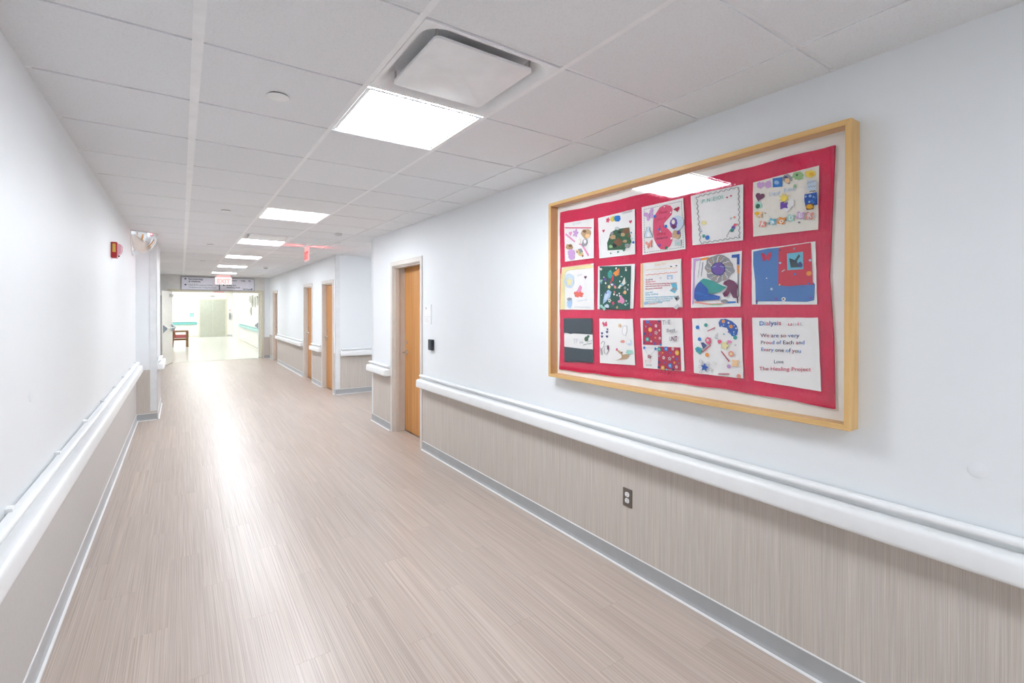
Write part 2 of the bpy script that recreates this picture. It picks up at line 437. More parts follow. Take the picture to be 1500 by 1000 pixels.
for k in range(6, 11):                              # over the alcove
    for j in range(3):
        if k == 6 and j == 2: continue
        tile(XF+0.02+0.66*j, XF+0.02+0.66*(j+1), rowy(k), rowy(k+1))
for k in range(11, 24):                             # over the left recess
    tile(-1.9, XL-0.02, rowy(k), rowy(k+1))
def tee(x0, x1, y0, y1, z0=H+0.0012):
    B().box(x0, x1, y0, y1, z0, H+0.0095, 0).obj('grid_tee', GRID, ceil)
for i, x in enumerate(GX):
    wd = (0.018, 0.011, 0.011, 0.0125)[i]
    tee(x-wd, x+wd, YB-0.1, YC, H+0.006 if i == 3 else H-0.0004)
tee(XF+0.02-0.0125, XF+0.02+0.0125, YA0-0.4, YA1+0.4)
for k in range(kmin, kmax+2):
    xe = ROOM_X1 if 6 <= k <= 11 else XF
    B().box(XL if k < 10 else -1.7, xe, rowy(k)-0.0115, rowy(k)+0.0115, H+0.0066, H+0.0092).obj('grid_tee', GRID, ceil)
tee(XL, XL+0.02, YB, YJ); tee(XR-0.02, XR, YB, YA0); tee(XF-0.02, XF, YA1, YC); tee(XJ, XJ+0.02, YJ, 9.7)

# light panels
def light_panel(x0, x1, y0, y1, label, group, lens=LENS, z=H):
    t = empty('ceiling_light', ((x0+x1)/2, (y0+y1)/2, z)); tag(t, label, 'light', group)
    sq = lambda m, zz: [(x0+m, y0+m, zz), (x1-m, y0+m, zz), (x1-m, y1-m, zz), (x0+m, y1-m, zz)]
    fr = B(); fr.loft([sq(0, z+0.004), sq(0, z-0.002), sq(0.009, z-0.002), sq(0.009, z+0.005), sq(0.022, z+0.005), sq(0.022, z+0.03)])
    keep(fr.obj('frame', WHITE_M), t)
    keep(B().box(x0+0.021, x1-0.021, y0+0.021, y1-0.021, z+0.007, z+0.03).obj('lens', lens), t)
    return t
LBL = {-11: 'square ceiling light far behind the viewer over the corridor', -7: 'square ceiling light just behind the viewer over the corridor',
       -1: 'largest bright square ceiling light next to the near air diffuser', 4: 'bright square ceiling light, second nearest, between plain ceiling tiles',
       8: 'bright ceiling light touching the small distant air diffuser', 12: 'fourth ceiling light along the corridor, past the far diffuser',
       16: 'second last thin ceiling light before the double doors', 20: 'last ceiling light right in front of the direction sign'}
for k in LIGHT_K:
    light_panel(GX[1]+0.012, GX[2]-0.012, rowy(k)+0.012, rowy(k+1)-0.012, LBL[k], 'corridor ceiling lights')
light_panel(XF+0.02+1.32+0.02, XF+0.02+1.98-0.02, rowy(6)+0.012, rowy(7)-0.012, 'square ceiling light over the side alcove on the right', 'corridor ceiling lights')  # panel added out of view to light the alcove wall
for i, (x, y) in enumerate(((-1.2, 19.0), (0.9, 19.0), (-1.2, 23), (0.9, 23), (-1.2, 27), (0.9, 27), (-1.2, 30), (0.9, 29.7))):  # unseen panels, added and sized to spread light through the lobby
    light_panel(x-0.75, x+0.75, y-0.75, y+0.75, '%s square lobby ceiling light, %s beyond the double doors' % (('left', 'right')[i % 2], ('first pair', 'second pair', 'third pair', 'last pair')[i//2]), 'lobby ceiling lights', LENSF, 2.71)

# air diffusers
def diffuser(k, label):
    x0, x1, y0, y1 = GX[1]+0.012, GX[2]-0.012, rowy(k)+0.012, rowy(k+1)-0.012
    t = empty('air_diffuser', ((x0+x1)/2, (y0+y1)/2, H)); tag(t, label, 'air vent', 'ceiling air diffusers')
    n = 28
    def square(z):                                   # square outline sampled like rrect
        pts = []; 
        for (p, q) in rrect(x0, x1, y0, y1, 0.0005): pts.append((p, q, z))
        return pts
    rr_ = lambda m, z, rad: [(p, q, z) for p, q in rrect(x0+m, x1-m, y0+m, y1-m, rad)]
    rings = [square(H+0.006), square(H-0.002), rr_(0.012, H-0.004, 0.085), rr_(0.016, H-0.002, 0.085), rr_(0.028, H+0.010, 0.08),
             rr_(0.045, H+0.032, 0.08), rr_(0.068, H+0.062, 0.08), rr_(0.10, H+0.090, 0.08), rr_(0.14, H+0.105, 0.08)]
    keep(B().loft(rings).obj('flange', WHITE_M, None, 35), t)
    keep(B().loft([rr_(0.13, H+0.103, 0.08), rr_(0.13, H+0.22, 0.08)], False, True).obj('duct_collar', DUCT), t)
    m = 0.076
    keep(B().loft([rr_(m+0.003, H-0.004, 0.020), rr_(m, H-0.002, 0.022), rr_(m, H+0.008, 0.022)], True, True).obj('plaque', WPLAST, None, 35), t)
    for sx in (x0+0.085, x1-0.085):
        for sy in (y0+0.09, y1-0.09):
            keep(B().tube([(sx, sy, H+0.005), (sx, sy, H+0.05)], 0.004, 6).obj('hanger', STEEL), t)
    return t
diffuser(-2, 'large square air diffuser with white plaque, nearest on the ceiling')
diffuser(7, 'small distant square air diffuser touching the third ceiling light')

# sprinkler covers, detectors
for y, lab in ((2.405, 'round white sprinkler cover plate nearest, left of the largest ceiling light'), (5.50, 'small white sprinkler cover plate beside the second ceiling light'),
          (8.54, 'tiny white sprinkler cover plate left of the third ceiling light'), (11.57, 'tiny white sprinkler cover plate left of the fourth ceiling light')):
    t = empty('sprinkler_cover', (0.365, y, H)); tag(t, lab, 'sprinkler', 'sprinkler covers along the ceiling')
    keep(B().lathe([(0.042, H+0.003), (0.042, H-0.005), (0.0, H-0.005)][::-1], (0.365, y, 0), 28).obj('collar', DARK), t)  # coloured dark to draw the shaded crescent at the plate's edge
    keep(B().lathe([(0.0, H-0.008), (0.045, H-0.008), (0.047, H-0.007), (0.047, H-0.005), (0.0, H-0.005)], (0.365, y, 0), 28).obj('plate', WPLAST, None, 30), t)
def detector(x, y, r, label, dark):
    t = empty('smoke_detector', (x, y, H)); tag(t, label, 'smoke detector', 'ceiling detectors')
    keep(B().lathe([(0, H-0.012), (r*0.92, H-0.012), (r, H-0.006), (r, ZT)], (x, y, 0), 24).obj('base', WPLAST, None, 30), t)
    keep(B().lathe([(0, H-0.048), (r*0.45, H-0.046), (r*0.62, H-0.030), (r*0.66, H-0.012), (0, H-0.012)], (x, y, 0), 24).obj('sensor_head', plain('detector_grey', (0.62, 0.63, 0.63), 0.5) if dark else WPLAST, None, 30), t)
detector(1.64, 6.25, 0.075, 'round smoke detector with dark head on the ceiling by the alcove', True)
detector(1.88, 7.04, 0.035, 'tiny white ceiling sensor above the alcove entrance', False)
detector(1.615, 12.43, 0.07, 'grey smoke detector on the distant ceiling near the far doors', True)

# ------------------------------------------------------------------ handrails
def handrail(p0, p1, nrm, label, group='white wall handrails', m1=RAILM, m2=RAILM, k=1.0, clips=False, ends=(True, True)):
    p0, p1, n = Vector(p0), Vector(p1), Vector(nrm); d = p1-p0; L = d.length; d.normalize()
    t = empty('handrail', p0); tag(t, label, 'handrail', group)
    pl = lambda a, z, s: p0 + d*s + n*a*k + Vector((0, 0, z))
    grip = [(0.010, 0.8275), (0.028, 0.8285), (0.040, 0.827), (0.0465, 0.822), (0.0485, 0.815), (0.0465, 0.808), (0.040, 0.804), (0.010, 0.803)]
    body = [(0.004, 0.804), (0.020, 0.803), (0.021, 0.783), (0.050, 0.7815), (0.068, 0.780), (0.077, 0.776), (0.0825, 0.769), (0.0845, 0.760),
            (0.088, 0.712), (0.0865, 0.702), (0.081, 0.695), (0.070, 0.691), (0.050, 0.690), (0.004, 0.694)]
    keep(B().prism(grip, 0.012, L-0.012, pl).obj('grip_rail', m1, None, 45), t)
    keep(B().prism(body, 0.03, L-0.03, pl).obj('bumper', m2, None, 45), t)
    def shrink(prof, f): 
        zc = sum(z for _, z in prof)/len(prof); return [(a*f, zc+(z-zc)*(0.75+0.25*f)) for a, z in prof]
    for flag, s0, sg in ((ends[0], 0.03, -1), (ends[1], L-0.03, 1)):
        if not flag: continue
        rings = [[pl(a, z, s0) for a, z in body]]
        for ds, f in ((0.014, 0.97), (0.024, 0.88), (0.030, 0.72), (0.030, 0.05)):
            rings.append([pl(a, z, s0+sg*ds) for a, z in shrink(body, f)])
        keep(B().loft(rings, False, True).obj('end_cap', m2, None, 60), t)
    ny = int(L/0.81)
    for i in range(ny+1 if clips else 0):
        s = 0.1 + i*0.81
        if s > L-0.05: break
        b = B(); b.prism([(0.0, 0.815), (0.020, 0.815), (0.020, 0.840), (0.0, 0.842)], s, s+0.04, pl)
        keep(b.obj('clip', m1), t)
    return t
handrail((XR, YB+0.02, 0), (XR, 4.91, 0), (-1, 0, 0), 'long white wall handrail below the framed quilt')
handrail((XR, 5.875, 0), (XR, YA0+0.035, 0), (-1, 0, 0), 'short white handrail between the near door and the wall corner')
handrail((XL, YB+0.02, 0), (XL, YJ-0.12, 0), (1, 0, 0), 'long white handrail on the left wall with small clips', clips=True)
handrail((XJ+0.0, YJ+0.04, 0), (XJ+0.0, 9.2, 0), (1, 0, 0), 'short white handrail stub just past the left corner guard')
handrail((XF+0.085, YA1, 0), (ROOM_X1-0.05, YA1, 0), (0, -1, 0), 'white handrail on the alcove wall facing the viewer')
handrail((XF, 9.93, 0), (XF, 10.73, 0), (-1, 0, 0), 'short white handrail between the two middle wooden doors')
handrail((XF, 11.65, 0), (XF, 15.16, 0), (-1, 0, 0), 'white handrail between the middle doors and the farthest door')

# ------------------------------------------------------------------ doors in the right-hand wall
def side_door(n, xw, y0, y1, zt, lever, face=0.05, depth=0.155):
    d = struct(empty('door_%d' % n, (xw, y0, 0)))
    f = B()
    f.box(xw-0.012, xw+0.02, y0-face, y0+0.003, 0, zt+face, 0.002); f.box(xw-0.012, xw+0.02, y1-0.003, y1+face, 0, zt+face, 0.002)
    f.box(xw-0.012, xw+0.02, y0, y1, zt-0.003, zt+face, 0.002)
    keep(f.obj('casing', FRAMEP), d)
    j = B()                                           # jambs lining the opening, with a rebate
    j.box(xw+0.001, xw+depth+0.08, y0, y0+0.012, 0, zt); j.box(xw+0.001, xw+depth+0.08, y1-0.012, y1, 0, zt)
    j.box(xw+0.001, xw+depth+0.08, y0, y1, zt-0.012, zt)
    j.box(xw+0.022, xw+0.075, y1-0.026, y1-0.010, 0, zt-0.01); j.box(xw+0.022, xw+0.075, y0+0.010, y0+0.026, 0, zt-0.01)
    j.box(xw+0.022, xw+0.075, y0+0.01, y1-0.01, zt-0.026, zt-0.01)
    keep(j.obj('jamb', FRAMEP), d)
    leaf = keep(B().box(xw+depth, xw+depth+0.045, y0+0.014, y1-0.014, 0.012, zt-0.014, 0.002).obj('leaf', DOORW), d)
    keep(B().box(xw+depth+0.02, xw+depth+0.07, y0+0.012, y1-0.012, 0.0, 0.012).obj('sill_gap', DARK), d)
    if lever:
        ly = y1-0.085; lx = xw+depth
        keep(B().lathe([(0.0, -0.012), (0.027, -0.012), (0.030, -0.006), (0.030, 0.0), (0, 0)], (lx, ly, 1.0), 18, 'x').obj('rose', CHROME, None, 30), d)
        keep(B().tube([(lx-0.005, ly, 1.0), (lx-0.05, ly, 1.0), (lx-0.058, ly-0.01, 1.0), (lx-0.058, ly-0.11, 1.0)], 0.009, 8).obj('lever', CHROME, None, 40), d)
        keep(B().lathe([(0.0, -0.014), (0.014, -0.014), (0.017, -0.008), (0.017, 0.0), (0, 0)], (lx, ly, 1.13), 14, 'x').obj('lock_cylinder', CHROME, None, 30), d)
    return d
side_door(1, XR, D1[0], D1[1], D1[2], True)
for i, (a, b) in enumerate(DF): side_door(2+i, XF, a, b, DFZ, True, 0.055, (0.065, 0.075, 0.10)[i])

# ------------------------------------------------------------------ double doors at the end of the corridor
dd = struct(empty('door_5', (OX0, YC, 0)))
f = B(); fw = 0.075
f.box(OX0-fw, OX0+0.003, YC-0.02, YC+0.26, 0, OZ+fw, 0.003); f.box(OX1-0.003, OX1+fw, YC-0.02, YC+0.26, 0, OZ+fw, 0.003)
f.box(OX0, OX1, YC-0.02, YC+0.26, OZ-0.003, OZ+fw, 0.003)
keep(f.obj('casing', CREAMD), dd)
def swing_leaf(hx, hy, ang, length, side):
    """leaf from its hinge along ang (degrees); side = which way the bar faces"""
    o = B().box(0, length, -0.022, 0.022, 0.012, OZ-0.012, 0.002).obj('leaf', CREAM, dd)
    M = Matrix.Translation((hx-OX0, hy-YC, 0)) @ Matrix.Rotation(math.radians(ang), 4, 'Z'); o.matrix_local = M
    s = side
    b = B()
    b.tube([(0.10, s*0.10, 1.02), (length-0.10, s*0.10, 1.02)], 0.013, 10); b.obj('push_bar', STEEL, o, 40)
    for x in (0.10, length-0.10):
        b = B(); b.prism([(s*0.022, 0.90), (s*0.022, 1.12), (s*0.115, 1.04), (s*0.12, 1.01), (s*0.11, 0.99)], x-0.028, x+0.028, lambda p, q, t: (t, p, q))
        b.obj('bar_bracket', plain('bracket_grey_blue', (0.42, 0.48, 0.52), 0.35, metal=0.4), o)
    B().box(0.12, 0.40, s*0.022, s*0.075, OZ-0.16, OZ-0.09, 0.004).obj('closer', plain('closer_grey', (0.48, 0.48, 0.45), 0.4), o)
    B().box(length-0.02, length+0.001, -0.020, 0.020, 0.2, 1.9).obj('edge_rod', STEEL, o)
    B().box(0.0, length, -0.010, 0.010, 0.001, 0.012).obj('door_sweep', DARK, o)  # dark strip standing in for the shade in the gap under the leaf
    return o
swing_leaf(OX0+0.02, YC-0.05, -100.0, 1.20, 1)
swing_leaf(OX1-0.03, YC+0.24, 81.0, 1.10, 1)

# direction sign above the double doors
sg = empty('direction_sign', (0.92, YC-0.03, 2.10)); tag(sg, 'pale lilac overhead direction sign in two panels above the double doors', 'sign')
ys = YC-0.014
def signtext(s, x, z, size, mat, xs=1.0):
    keep(text('lettering', s, size, [mat], (x, ys-0.0315, z), AX_END, None, xs=xs, offs=0.0012), sg)
for x0, x1 in ((0.0, 0.925), (0.955, 1.855)):
    keep(B().box(x0, x1, ys-0.03, ys, 2.105, 2.468, 0.004).obj('panel', SIGNB), sg)
    keep(B().box(x0-0.006, x1+0.006, ys-0.034, ys-0.002, 2.466, 2.480).obj('top_channel', SIGNE), sg)
    keep(B().box(x0-0.006, x1+0.006, ys-0.034, ys-0.002, 2.096, 2.107).obj('bottom_channel', SIGNE), sg)
keep(B().box(-0.008, 0.0, ys-0.034, ys-0.002, 2.10, 2.475).obj('end_cap', SIGNE), sg)
keep(B().box(1.855, 1.863, ys-0.034, ys-0.002, 2.10, 2.475).obj('end_cap', SIGNE), sg)
keep(B().box(0.925, 0.955, ys-0.032, ys-0.002, 2.10, 2.475).obj('mullion', SIGNE), sg)
def arrow(cx, cz, s, ang):
    pts = [(-0.5, 0), (0.05, 0.5), (0.05, 0.18), (0.5, 0.18), (0.5, -0.18), (0.05, -0.18), (0.05, -0.5)]
    ca, sa = math.cos(math.radians(ang)), math.sin(math.radians(ang))
    b = B(); b.prism([(cx+s*(p*ca-q*sa), cz+s*(p*sa+q*ca)) for p, q in pts], ys-0.0312, ys-0.029, lambda p, q, t: (p, t, q))
    keep(b.obj('arrow', INK), sg)
arrow(0.10, 2.415, 0.06, 0); arrow(0.10, 2.245, 0.06, 0); arrow(1.05, 2.255, 0.055, 0); arrow(1.79, 2.150, 0.06, -135)
signtext('Gastroenterology', 0.17, 2.392, 0.068, INK, 0.72); signtext('& Wellness', 0.18, 2.325, 0.062, INK)
signtext('Cast & Procedure Clinic', 0.17, 2.222, 0.064, INKG, 0.95); signtext('Cardiopulmonary Testing Department', 0.18, 2.155, 0.056, INKG, 0.78)
signtext('9th', 0.84, 2.392, 0.06, INK); signtext('140', 0.83, 2.222, 0.06, INKG)
signtext('Elevators', 1.22, 2.385, 0.060, INK, 0.8); signtext('Lobby', 1.50, 2.385, 0.060, INK, 0.8); signtext('9th', 1.70, 2.385, 0.060, INK, 0.8)
signtext('X-Ray and', 1.12, 2.235, 0.058, INK); signtext('Admitting Desk', 1.12, 2.172, 0.056, INK)
signtext('Exit Room', 1.56, 2.128, 0.062, INK, 0.75)

# exit signs
ex = empty('exit_sign', (1.0, 16.2, 2.2)); tag(ex, 'white lit exit sign with red letters hanging before the direction sign', 'exit sign', 'exit signs')
keep(B().box(0.84, 1.19, 16.17, 16.23, H-0.055, H+0.004, 0.006).obj('canopy', EXITP), ex)
keep(B().box(0.80, 1.22, 16.193, 16.207, 2.25, H-0.055, 0.003).obj('panel', EXITW), ex)
keep(text('lettering', 'EXIT', 0.17, [EXITL], (1.01, 16.1925, 2.29), AX_END, None, align='CENTER', xs=0.95, offs=0.006), ex)
hd = B(); hd.box(0.80, 1.06, YC-0.07, YC-0.022, 2.035, 2.060, 0.004)  # plain red bar along the lower edge of the header
hb = hd.obj('header_bar', plain('dusty_red_metal', (0.62, 0.20, 0.22), 0.4)); tag(hb, 'small dusty red bar on the door header below the exit sign', 'door hardware')

E2 = (1.60, 7.90)
ex = empty('exit_sign', (E2[0], E2[1], 2.2)); tag(ex, 'red edge-lit exit sign seen side-on, glowing on the ceiling', 'exit sign', 'exit signs')
keep(B().box(E2[0]-0.03, E2[0]+0.03, E2[1]-0.17, E2[1]+0.17, H-0.012, H+0.004, 0.003).obj('canopy', WPLAST), ex)
keep(B().box(E2[0]-0.004, E2[0]+0.004, E2[1]-0.16, E2[1]+0.16, H-0.23, H-0.012, 0.002).obj('panel', EXITP), ex)
keep(text('lettering', 'EXIT', 0.16, [EXITR], (E2[0]-0.0052, E2[1]+0.15, H-0.20), AX_RIGHT, None, xs=0.75, offs=0.006), ex)
for sx in (-1, 1):
    ld = bpy.data.lights.new('exit_glow', 'SPOT'); ld.energy = 3.5; ld.color = (1, 0.05, 0.06); ld.spot_size = math.radians(70); ld.spot_blend = 0.9; ld.shadow_soft_size = 0.02
    lo = bpy.data.objects.new('exit_glow', ld); COL.objects.link(lo)
    lo.location = (sx*0.012, 0, H-0.04-2.2); lo.rotation_euler = Vector((sx*1.0, 0, 0.13)).to_track_quat('-Z', 'Y').to_euler(); lo.parent = ex

# ------------------------------------------------------------------ left wall: alarm strobe, dome mirror
al = empty('fire_alarm_strobe', (XL, 5.58, 2.0)); tag(al, 'red fire alarm strobe on the left wall near the ceiling', 'fire alarm')
keep(B().box(XL-0.001, XL+0.045, 5.53, 5.64, 2.005, 2.145, 0.006).obj('housing', REDP), al)
keep(B().box(XL+0.012, XL+0.034, 5.5288, 5.5305, 2.055, 2.130).obj('front_print', YELP), al)
keep(B().loft([[(XL+0.044, 5.54, 2.02), (XL+0.044, 5.63, 2.02), (XL+0.044, 5.63, 2.135), (XL+0.044, 5.54, 2.135)],
               [(XL+0.068, 5.552, 2.045), (XL+0.068, 5.618, 2.045), (XL+0.070, 5.618, 2.125), (XL+0.070, 5.552, 2.125)],
               [(XL+0.078, 5.57, 2.07), (XL+0.078, 5.60, 2.07), (XL+0.078, 5.60, 2.11), (XL+0.078, 5.57, 2.11)]], True, True).obj('strobe_lens', plain('strobe_pink', (0.80, 0.42, 0.50), 0.2)), al)
keep(B().box(XL+0.05, XL+0.062, 5.526, 5.54, 2.012, 2.024).obj('speaker_slot', DARK), al)

dm = empty('dome_mirror', (XL, 7.80, 2.3)); tag(dm, 'half dome safety mirror where the left wall meets the ceiling', 'mirror')
r, cyy = 0.262, 7.80; rings = []
for i in range(11):
    a = math.pi/2*i/10; rr = r*math.cos(a)*0.985+0.002; zz = H-0.004-r*1.05*math.sin(a)
    rings.append([(XL+0.006+rr*math.cos(b), cyy+rr*math.sin(b), zz) for b in [math.pi*(j/24-0.5) for j in range(25)]])
bb = B(); R = [[bb.bm.verts.new(p) for p in rg] for rg in rings]
for a, b in zip(R, R[1:]):
    for i in range(24): bb.bm.faces.new((a[i], a[i+1], b[i+1], b[i]))
keep(bb.obj('dome', MIRROR, None, 60), dm)
rim = [(XL+0.006+r*1.03*math.cos(math.pi*(j/24-0.5)), cyy+r*1.03*math.sin(math.pi*(j/24-0.5)), H-0.008) for j in range(25)]
keep(B().tube(rim, 0.007, 6).obj('rim', WPLAST, None, 50), dm)
back = [(XL+0.004, cyy+r*1.03*math.cos(math.pi*j/24), H-0.006-r*1.08*math.sin(math.pi*j/24)) for j in range(25)]
keep(B().tube(back, 0.007, 6).obj('wall_rim', WPLAST, None, 50), dm)
keep(B().prism([(p[1], p[2]) for p in back], XL+0.0005, XL+0.004, lambda p, q, t: (t, p, q)).obj('back_plate', WPLAST), dm)

# ------------------------------------------------------------------ right wall: room plate, card reader, outlet
rs = empty('room_plaque', (XR, 4.765, 1.38)); tag(rs, 'white room plaque on the wall beside the near wooden door', 'sign')
b = B(); b.prism(rrect(4.675, 4.855, 1.385, 1.597, 0.01), XR-0.008, XR, lambda p, q, t: (t, p, q)); keep(b.obj('plate', WPLAST), rs)
keep(text('room_number', '90', 0.032, [INKG], (XR-0.0086, 4.815, 1.545), AX_RIGHT, None), rs)
for i in range(3): keep(B().box(XR-0.0088, XR-0.008, 4.72, 4.835-0.0*i, 1.440-0.016*i, 1.4425-0.016*i).obj('raised_dots', plain('dots_grey', (0.55, 0.56, 0.58), 0.5)), rs)
keep(B().box(XR-0.0092, XR-0.008, 4.682, 4.848, 1.462, 1.4645).obj('divider', plain('dots_grey', (0.55, 0.56, 0.58), 0.5)), rs)
cr = empty('card_reader', (XR, 4.66, 1.11)); tag(cr, 'black card reader box under the room plaque', 'card reader')
keep(B().box(XR-0.032, XR, 4.612, 4.700, 1.112, 1.225, 0.006).obj('housing', BLACK), cr)
keep(B().box(XR-0.0335, XR-0.031, 4.63, 4.685, 1.135, 1.21, 0.001).obj('face_plate', plain('reader_slate', (0.03, 0.045, 0.055), 0.3)), cr)
keep(B().lathe([(0, -0.002), (0.004, -0.002), (0.004, 0)], (XR-0.0325, 4.672, 1.125), 10, 'x').obj('status_light', WPLAST), cr)

ou = empty('power_outlet', (XR, 1.948, 0.37)); tag(ou, 'dark bronze power outlet with two white sockets under the handrail', 'outlet')
keep(B().box(XR-0.010, XR-0.003, 1.913, 1.983, 0.372, 0.480, 0.003).obj('plate', PLATE), ou)
for zc in (0.4085, 0.4455):
    b = B(); pts = []
    for j in range(20):
        a = 2*math.pi*j/20; pts.append((1.948+0.0165*math.cos(a), zc+max(-0.0135, min(0.0135, 0.0165*math.sin(a)))))
    b.prism(pts, XR-0.0125, XR-0.009, lambda p, q, t: (t, p, q)); sk = keep(b.obj('socket', WPLAST), ou)
    for dy, w_, h_ in ((-0.006, 0.0022, 0.009), (0.006, 0.0022, 0.007)):
        B().box(XR-0.0129, XR-0.0124, 1.948+dy-w_/2, 1.948+dy+w_/2, zc+0.001, zc+0.001+h_).obj('slot', DARK, sk).matrix_parent_inverse = Matrix.Identity(4)
    B().lathe([(0, -0.0004), (0.0028, -0.0004), (0.0028, 0)], (XR-0.0125, 1.948, zc-0.0065), 10, 'x').obj('slot', DARK, sk)
keep(B().lathe([(0, -0.001), (0.003, -0.001), (0.003, 0)], (XR-0.0100, 1.948, 0.427), 10, 'x').obj('screw', CHROME), ou)

for x_, y_, z_, sx, lab in ((XR, 0.428, 1.012, -1, 'faint painted-over round cover on the right wall above the handrail'), (XL, 2.767, 1.186, 1, 'faint painted-over round cover on the left wall above the handrail')):
    o = B().lathe([(0.0, sx*0.002), (0.022, sx*0.002), (0.026, sx*0.001), (0.026, 0.0), (0.0, 0.0)], (x_, y_, z_), 24, 'x').obj('wall_cover', plain('cover_paint', (0.82, 0.84, 0.865), 0.5), None, 30)
    tag(o, lab, 'wall cover', 'painted wall covers')

# ------------------------------------------------------------------ the framed quilt
from mathutils import noise as mn
FX0, FY0, FY1, FZ0, FZ1, FW = 2.115, 0.772, 2.612, 1.078, 2.284, 0.022
pf = empty('picture_frame', (XR, (FY0+FY1)/2, FZ0)); tag(pf, 'wide pale maple shadow box frame with glass hanging on the right wall', 'picture frame')
def mitre(name, pts, mat):
    """one frame side: mitred outline in (y, z), full depth"""
    b = B(); b.prism(pts, FX0, XR-0.001, lambda p, q, t: (t, p, q))
    bmesh.ops.bevel(b.bm, geom=list(b.bm.edges), offset=0.0015, segments=1, affect='EDGES')
    keep(b.obj(name, mat), pf)
a, b_, c, d_ = FY0, FY1, FZ0, FZ1; w_ = FW
mitre('top_rail', [(a, d_), (b_, d_), (b_-w_, d_-w_), (a+w_, d_-w_)], MAPLE)
mitre('bottom_rail', [(a, c), (b_, c), (b_-w_, c+w_), (a+w_, c+w_)], MAPLE)
mitre('near_stile', [(a, c), (a, d_), (a+w_, d_-w_), (a+w_, c+w_)], MAPLEV)
mitre('far_stile', [(b_, c), (b_, d_), (b_-w_, d_-w_), (b_-w_, c+w_)], MAPLEV)
keep(B().box(2.181, 2.189, a+0.01, b_-0.01, c+0.01, d_-0.01).obj('mat_board', MAT_W), pf)
keep(B().box(2.1205, 2.1225, a+w_-0.004, b_-w_+0.004, c+w_-0.004, d_-w_+0.004).obj('glass_pane', GLASS), pf)

XQ = 2.168
def onwall(px, py, X=XQ):
    """the point of the quilt's plane seen at this place of the photograph, as (y, z)"""
    D = FWD + RGT*((px-750)/FPX) + UPV*((CY-py)/FPX); t = (X-EYE.x)/D.x
    p = EYE + D*t; return Vector((p.y, p.z))
def interp(pl, u):
    for (u0, p0), (u1, p1) in zip(pl, pl[1:]):
        if u <= u1: return p0.lerp(p1, (u-u0)/(u1-u0) if u1 > u0 else 0)
    return pl[-1][1]
def chain(px):
    P = [onwall(*p) for p in px]; y0, y1 = P[0].x, P[-1].x
    return [((p.x-y0)/(y1-y0), p) for p in P]
ql = empty('quilt', (XQ, 1.7, 1.12)); tag(ql, 'red fabric quilt with fifteen decorated white patches inside the maple frame', 'quilt')
def qdisp(y, z):
    n1 = mn.noise(Vector((y*9, z*9, 3.1))); n2 = mn.noise(Vector((y*34+z*6, z*24, 7.7))); n3 = mn.noise(Vector((y*85+z*20, z*38, 2.2)))
    return 0.0020*n1 + 0.0018*n2 + 0.0016*n3
RED = m_cloth('quilt_red_cotton', (0.72, 0.014, 0.085), 1.7, 0.14)
top = chain([(820, 311), (870, 300.5), (930, 286.5), (990, 271), (1060, 254), (1140, 233), (1222.5, 211.5)])
bot = chain([(819, 541), (880, 548.5), (945, 555.5), (1000, 562), (1060, 570), (1105, 577), (1165, 588), (1222, 598.5)])
rgt = [(0, 0.0), (0.25, 0.010), (0.5, 0.020), (0.62, 0.012), (0.75, 0.004), (1.0, 0.0)]
NU, NV = 220, 140; vs_, fs_ = [], []
for j in range(NV+1):
    v = j/NV
    rx = next(p0[1]+(p1[1]-p0[1])*(v-p0[0])/(p1[0]-p0[0]) for p0, p1 in zip(rgt, rgt[1:]) if v <= p1[0])
    for i in range(NU+1):
        u = i/NU; p = interp(top, u).lerp(interp(bot, u), v)
        y = p.x + u**6*rx + (1-u)**8*0.004*math.sin(v*14); z = p.y + 0.0022*math.sin(u*37)*(abs(2*v-1)**8)
        e = min(min(u, 1-u)*1.75, min(v, 1-v)*1.1); puff = 0.004*min(1, e/0.02)
        vs_.append((XQ+0.004-puff+qdisp(y, z), y, z))
for j in range(NV):
    for i in range(NU):
        k = j*(NU+1)+i; fs_.append((k, k+1, k+NU+2, k+NU+1))
border = [i for i in range(NU+1)] + [j*(NU+1)+NU for j in range(1, NV+1)] + [NV*(NU+1)+i for i in range(NU-1, -1, -1)] + [j*(NU+1) for j in range(NV-1, 0, -1)]
base = len(vs_)
for k in border: vs_.append((2.1805, vs_[k][1], vs_[k][2]))
nb = len(border)
for i in range(nb): fs_.append((border[i], border[(i+1) % nb], base+(i+1) % nb, base+i))
me = bpy.data.meshes.new('m'); me.from_pydata(vs_, [], fs_); me.update()
me.polygons.foreach_set('use_smooth', [True]*len(me.polygons))
keep(link('red_sashing', me, RED), ql)

